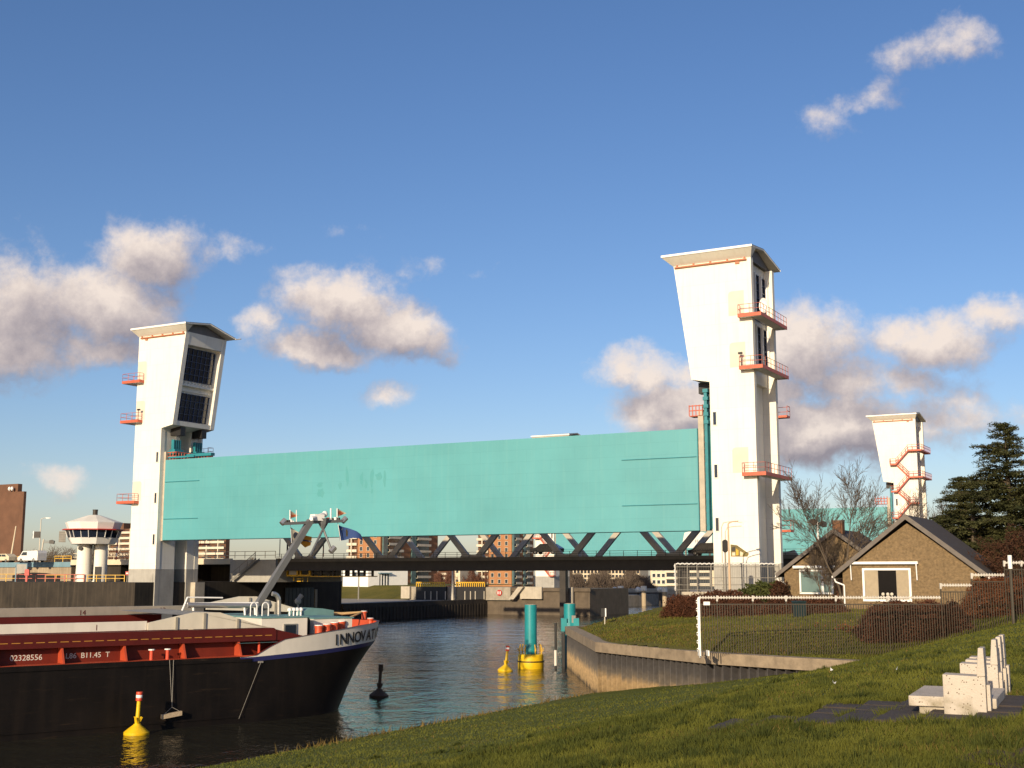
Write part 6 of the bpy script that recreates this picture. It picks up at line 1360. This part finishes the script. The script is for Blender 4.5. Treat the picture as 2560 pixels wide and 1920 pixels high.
land = lambda x, y: (edge_dist(x, y) > 1.0) & (x*U.x+y*U.y > -47.2) & (y < 118)
co = blades(180000, 60, 120, .06, .16, .0008, z_land, land); tri_mesh('bank_grass_blades', co, M['blade'], kind='stuff')
co = blades(60000, 68, 115, .06, .16, .0008, z_land, lambda x, y: land(x, y) & (hash_noise(x*.5+2, y*.5)+.5*(y > 80) > .3)); tri_mesh('dry_bank_grass', co, M['drygrass'], kind='stuff')
# reeds at the water's edge by the sheet piles
co = blades(16000, 58, 92, .15, .42, .0008, lambda x, y: z_near(x, y)+.0, lambda x, y: (np.abs(x*U.x+y*U.y+36.6) < .9) & (edge_dist(x, y) < .0)); tri_mesh('waterside_reeds', co, M['drygrass'], kind='stuff')
# --- hedges
def hedge(label, pts, th, zb, zt, m, n, size, cat='hedge', name='hedge', twigs=0):
    a, b = Vector(pts[0]), Vector(pts[1]); o = (a+b)/2; t = thing(name, label, cat, (o.x, o.y, float(zb)))
    s = rng.random(n); w_ = rng.uniform(-1, 1, n); h = rng.random(n)**.75
    top = zt+.12*np.sin(s*23)+.1*np.sin(s*61+1)
    prof = np.sqrt(np.clip(1-(h**4)*.55, 0, 1))*(1+.15*np.sin(s*37+h*5))
    d = (b-a); dn = Vector((-d.y, d.x, 0)).normalized()
    c = np.c_[a.x+d.x*s+dn.x*w_*th/2*prof, a.y+d.y*s+dn.y*w_*th/2*prof, zb+(top-zb)*h]
    c += rng.normal(0, .10, c.shape)*np.array([1, 1, .9]); c += (rng.random((n, 1)) < .12)*rng.normal(0, .16, c.shape)
    endr = np.minimum(s, 1-s)*d.length; c[:, 2] = zb+(c[:, 2]-zb)*np.clip(.35+endr/1.6, 0, 1)
    tri_mesh('foliage', cards(c, size), m, t)
    g = G(); k = max(6, int(d.length/.5))
    for i in range(k):
        p = a.lerp(b, (i+.5)/k)+dn*random.uniform(-.3, .3)*th; p.z = zb-.1
        for q in range(3): e_ = p+Vector((random.uniform(-.35, .35), random.uniform(-.25, .25), (zt-zb)*random.uniform(.7, 1.0))); g.tube(p, e_, .03, 4, .008, cap=False)
    g.build('stems', M['twig'], t, kind='stuff'); return t
def gx(x, D): return P_d(x, 1440, D).x
hedge('long reddish brown hedge on the grassy point, left part outside the fence', ((gx(1672, 108), 108, 0), (gx(1905, 98), 98, 0)), 2.0, 4.4, 6.15, M['hedge'], 42000, .16)
hedge('reddish brown hedge below the white framed window of the smaller house', ((gx(1905, 97), 97, 0), (gx(2115, 92), 92, 0)), 1.6, 4.7, 6.15, M['hedge'], 30000, .16)
hedge('broad dark red hedge mass in front of the gable house', ((gx(2142, 77.5), 77.5, 0), (gx(2425, 77), 77, 0)), 2.6, 3.7, 6.2, M['hedge'], 60000, .15)
hedge('tall beech hedge with red brown leaves at the right behind the stepped fence', ((gx(2398, 80), 80, 0), (gx(2700, 79), 79, 0)), 1.6, 4.8, 7.75, M['beech'], 42000, .13)
hedge('low dark hedge strip before the plinth of the right tower', ((gx(1745, 121), 121, 0), (gx(1885, 118), 118, 0)), 1.4, 5.2, 6.35, M['hedge'], 5000, .26)
hedge('small brown undergrowth strip at the foot of the gable house hedge', ((gx(2000, 82), 82, 0), (gx(2330, 77), 77, 0)), 2.4, 3.9, 4.55, M['beech'], 5000, .2)
def shrub(label, c, r, m, n, size, cat='shrub', name='shrub', sq=(1, 1, 1), holes=.35):
    t = thing(name, label, cat, c); c = np.array(c)
    v = rng.normal(size=(n, 3)); v /= np.linalg.norm(v, axis=1)[:, None]; rr_ = rng.uniform(.45, 1.0, n)**.6
    lump = 1+.22*np.sin(v[:, 0]*7+1)*np.sin(v[:, 1]*6)+.16*np.sin(v[:, 2]*11+v[:, 0]*9)
    keep = np.sin(v[:, 0]*13+v[:, 2]*9)+np.sin(v[:, 1]*11-v[:, 2]*12) > -1.5+holes
    p = v*(rr_*lump)[:, None]*r*np.array(sq); p[:, 2] += r*sq[2]*.85; p = p[keep]; p = p[p[:, 2] > -.1]
    tri_mesh('foliage', cards(p+c, size), m, t)
    g = G()
    for i in range(7): g.tube(c+np.array([random.uniform(-.2, .2)*r, random.uniform(-.2, .2)*r, -.1]), c+np.array([random.uniform(-.6, .6)*r*sq[0], random.uniform(-.6, .6)*r*sq[1], r*sq[2]*random.uniform(1.0, 1.5)]), .04, 5, .01, cap=False)
    g.build('stems', M['bark'], t, kind='stuff'); return t
shrub('dark green evergreen shrub between the right tower and the smaller house', (gx(1912, 116), 116, 5.3), 1.55, M['shrubg'], 7000, .30, sq=(1.3, 1, .72))
shrub('small brown bush beside the evergreen shrub at the house corner', (gx(1948, 113), 113, 5.3), .95, M['redbush'], 2500, .22, sq=(.9, .9, 1.25))
shrub('big red brown leafless shrub at the right picture edge behind the gable house', (gx(2575, 96), 96, 5.6), 3.9, M['redbush'], 42000, .14, sq=(1.05, .8, .80), holes=.1)
shrub('grey brown thicket behind the roof of the gable house', (gx(2440, 116), 116, 5.6), 3.2, M['redbush'], 16000, .2, sq=(1.3, .8, .95), holes=.1)
M['bingreen'] = mat('dark_green_plastic', (.012, .028, .03), .5, .15, 2)
# small garden things seen through the bars
o = Vector((gx(1995, 90), 90, float(z_land(gx(1995, 90), 90)))); t = thing('garden_bin', 'dark green bin standing behind the hedge, seen through the fence', 'bin', o); g = G(frame(o, .3)); g.prism([(-.3, 0), (.3, 0), (.36, 1.05), (-.36, 1.05)], 'y', -.35, .35); g.build('body', M['bingreen'], t); g = G(frame(o, .3)); g.prism([(-.4, 1.053), (.4, 1.053), (.36, 1.16), (-.36, 1.16)], 'y', -.4, .4); g.build('lid', M['bingreen'], t)
# --- bare trees
def bare_tree(label, base, H, leaders, seed, spread=.5, twig_m='twig', depth=5, r0=.16, name='bare_tree', group=None, n0=5, br=2):
    rnd = random.Random(seed); t = thing(name, label, 'tree', base, group); gt, gc = G(), G()
    def grow(p, d, L_, r, lev):
        n = 3; q = p
        for i in range(n):
            d2 = (d+Vector((rnd.gauss(0, .11), rnd.gauss(0, .11), rnd.gauss(.04, .06)))).normalized(); e_ = q+d2*L_/n
            r2 = r*(1-.22)
            (gt if lev == 0 else gc).tube(q, e_, max(r, .013), 5 if lev < 2 else 3, max(r2, .011), cap=False)
            if lev < depth-1 and (lev > 0 or i > 0):
                for _ in range(2 if lev < 2 else br):
                    a = rnd.uniform(0, 6.28); s = rnd.uniform(.45, .95)*spread*1.4; o_ = d2.orthogonal().normalized(); o2_ = d2.cross(o_)
                    b = (d2+(o_*math.cos(a)+o2_*math.sin(a))*s+Vector((0, 0, .12))).normalized(); grow(e_, b, L_*rnd.uniform(.42, .66), r2*.55, lev+1)
            q, d, r = e_, d2, r2
        if lev < depth-1: grow(q, d, L_*.62, r*.8, lev+1)
    for (dx, dy, f) in leaders: grow(Vector(base)+Vector((dx*.1, dy*.1, -.2)), Vector((dx, dy, 1)).normalized(), H*f*.52, r0, 0)
    gt.build('trunk', M['bark'], t); gc.build('crown', M[twig_m], t); return t
bare_tree('bare leafless tree between the two brick houses, left leader over the chimney', (gx(2107, 104), 104, 5.5), 10.6, [(-.12, 0, 1.0), (.17, .05, .98)], 5, .62, r0=.13, depth=5)
bare_tree('grey bare tree behind the gable house roof, left of the cedar', (gx(2345, 128), 128, 5.6), 10.5, [(-.05, 0, 1), (.2, .1, .9)], 12, .75, r0=.12, depth=5)
bare_tree('low bare tree in front of the smaller house gable', (gx(2060, 107), 107, 5.4), 5.2, [(-.25, 0, 1), (.35, 0, .8)], 21, .8, r0=.08)
# --- cedar
def cedar(label, base, H, R_, seed):
    rnd = random.Random(seed); t = thing('cedar_tree', label, 'tree', base); b = Vector(base); gt = G(); gt.tube(b, b+Vector((0, 0, H*.97)), .42, 8, .05); gt.build('trunk', M['bark'], t)
    gb = G(); pts = []; sz = []
    z = .9
    while z < H*.985:
        f = z/H; Lb = R_*(1-f)**.72*(.75+.25*math.sin(z*2.1))+.35
        for k in range(7 if f < .85 else 5):
            a = rnd.uniform(0, 6.283); Lk = Lb*rnd.uniform(.62, 1.15); up = rnd.uniform(.05, .32)+.25*f; droop = rnd.uniform(.12, .3)
            d = Vector((math.cos(a), math.sin(a), 0)); n = max(4, int(Lk/.4)); prev = b+Vector((0, 0, z))
            for i in range(1, n+1):
                s = i/n; p = b+Vector((0, 0, z))+d*Lk*s+Vector((0, 0, Lk*(up*s-droop*s*s*1.5))); gb.tube(prev, p, .05*(1-s)+.015, 4, cap=False)
                if s > .22:
                    m = int(60*(1-.35*s)*(1.25 if f < .6 else 1)); wd = .28*Lk*(1-s*.72)+.12
                    side = Vector((-d.y, d.x, 0))
                    for _ in range(m):
                        o_ = side*rnd.gauss(0, wd*.55)+d*rnd.uniform(-.3, .3)+Vector((0, 0, rnd.gauss(-.02, .09))); pts.append(p+o_); sz.append(.30 if f < .7 else .22)
                prev = p
        z += rnd.uniform(.42, .75)*(1-.35*f)
    gb.build('branches', M['bark'], t, kind='stuff'); tri_mesh('needles', cards(np.array([tuple(p) for p in pts]), np.array(sz), flat=.62, asp=2.6), M['cedar'], t); print('cedar', len(pts)); return t
cedar('large dark cedar with layered branches at the right edge, highest tree in view', (gx(2534, 112), 112, 5.8), 15.9, 10.2, 4)
cedar('lower dark conifer in front of the cedar, beside the gable roof', (gx(2440, 108), 108, 5.7), 10.2, 6.6, 9)
cedar('dark spreading conifer left of the cedar, rising behind the gable roof', (gx(2408, 120), 120, 5.8), 11.6, 6.2, 31)
cedar('dark conifer behind the cedar at the right picture edge', (gx(2610, 125), 125, 5.8), 13.5, 9.0, 15)
# --- far tree belts
def belt(label_name, xa, xb, D, ytop, zb, m, n, seed, dep=12):
    rnd = np.random.default_rng(seed); s = rnd.random(n); x0, x1 = gx(xa, D), gx(xb, D); H = (1437-ytop)/F*D+8-zb
    hh = H*(.62+.25*np.sin(s*17+seed)+.18*np.sin(s*41+2*seed)); h = rnd.random(n)**.8*hh
    p = np.c_[x0+(x1-x0)*s, D+rnd.uniform(0, dep, n), zb+h]; L_ = .5+.02*D/10
    d = rnd.normal(size=(n, 3)); d[:, 2] = np.abs(d[:, 2])+.6; d /= np.linalg.norm(d, axis=1)[:, None]; w_ = D*.00018
    q = p+d*L_*rnd.uniform(.5, 1.5, (n, 1)); sd = np.c_[np.ones(n), np.zeros(n), np.zeros(n)]*w_
    return tri_mesh(label_name, np.stack([p-sd, p+sd, q], 1).reshape(-1, 3), m, kind='stuff')
belt('far_tree_belt', 1425, 1640, 400, 1424, 2.6, M['twig'], 16000, 1, 30); belt('far_tree_belt', 1085, 1215, 420, 1418, 2.6, M['twigred'], 9000, 2, 20)
belt('far_tree_belt', 35, 160, 330, 1372, 8, M['twig'], 8000, 3, 20); belt('far_tree_belt', 170, 330, 330, 1376, 6, M['twigred'], 9000, 4, 20); belt('far_tree_belt', 500, 720, 700, 1398, 3, M['twig'], 5000, 5)
belt('far_tree_belt', 1960, 2560, 330, 1380, 5, M['twigred'], 20000, 6, 30)
# far bank furniture across the water: dolphins with white tops
for k, (x, yt, r_) in enumerate(((1552, 1465, .34), (1610, 1465, .34), (1662, 1468, .34))):
    D = 330; a = P_d(x, 1512, D); z1 = P_d(x, yt, D).z; t = thing('mooring_dolphin', ['leftmost of the white topped brown dolphins across the water', 'middle one of the white topped brown dolphins across the water', 'white topped brown dolphin nearest the hedge across the water'][k], 'dolphin', (a.x, D, 0), 'white topped dolphins across the water'); g = G(); g.tube((a.x, D, -1), (a.x, D, z1-1.2), .6, 10); g.build('pile', M['wood'], t); g = G(); g.tube((a.x, D, z1-1.2), (a.x, D, z1), .75, 10); g.build('top', M['white'], t)
for k, x in enumerate((1537, 1596, 1650)):
    D = 335; a = P_d(x, 1512, D); z1 = P_d(x, 1477, D).z; t = thing('channel_light', ['leftmost small pale globe marker on a dark post across the water', 'middle small pale globe marker on a dark post across the water', 'small pale globe marker across the water closest to the hedge'][k], 'marker', (a.x, D, 0), 'pale markers across the water'); g = G(); g.tube((a.x, D, -1), (a.x, D, z1), .3, 8); g.build('post', M['darksteel'], t); g = G(); g.ball((a.x, D, z1+.3), .75, 8, 6); g.build('globe', M['white'], t)
g = G(); g.box(gx(1425, 345), gx(1690, 345), 345, 351.9, -1, 4.2); g.build('far_embankment', M['lightconc'], kind='structure')
t = thing('far_embankment_fence', 'dark fence along the far embankment across the water', 'fence', (gx(1550, 346), 345, 4.2)); g = G()
for k in range(90): x = gx(1500, 344)+(gx(1665, 344)-gx(1500, 344))*k/89; g.box(x-.05, x+.05, 344.5, 344.6, .5, 3.4)
g.build('palings', M['darksteel'], t, kind='stuff'); g = G(); g.box(gx(1500, 344), gx(1665, 344), 344.4, 344.5, 3.3, 3.5); g.build('rail', M['lightconc'], t)
# litter on the grass
for k, (x, y) in enumerate(((2081, 1679), (2086, 1712), (1727, 1533), (681, 1872), (2240, 1678))):
    d = ray(x, y); D = 12.0
    while D < 110:
        p = Vector((d.x/d.y*D, D, EYE+d.z/d.y*D)); zz = float(z_near(p.x, p.y)) if float(edge_dist(p.x, p.y)) < .5 else float(z_land(p.x, p.y))
        if p.z < zz+.03: break
        D += .05
    t = thing('litter', ['white scrap of paper in the grass above the paving', 'white scrap of paper lower on the slope beside the paving', 'white scrap in the grass below the hedge', 'pale scrap at the grass edge by the water', 'tiny white scrap right of the other scraps on the slope'][k], 'litter', p); g = G(frame(p, k)); s = .0012*D+.02; g.add([(-s, -s*.6, .02), (s, -s*.5, .06), (s*.8, s*.7, .03), (-s*.7, s*.6, .10)], [(0, 1, 2), (0, 2, 3)]); g.build('scrap', M['white'], t)
# cast shadow at the lower right, painted as a dark ground sheet
pts_ = [(11.6+.6*math.cos(a)*1.0, 0, 0) for a in (0,)]; c = P_d(2590, 1900, 11.2); g = G(); n = 26; vs = []
for i in range(n): a = 2*math.pi*i/n; r_ = .55*(1+.25*math.sin(3*a)+.15*math.sin(7*a+1)); x, y = c.x+r_*math.cos(a)*.8, c.y+r_*math.sin(a)*1.6; vs.append((x, y, float(z_near(x, y))+.03))
g.add(vs, [tuple(range(n))]); M['groundshade'] = mat('cast_shadow_patch', (.045, .022, .013), .95, .4, 6, .5, 20); g.build('cast_shadow_patch', M['groundshade'], kind='structure')
print('p5 ok', sum(len(o.data.polygons) for o in bpy.data.objects if o.type == 'MESH'))
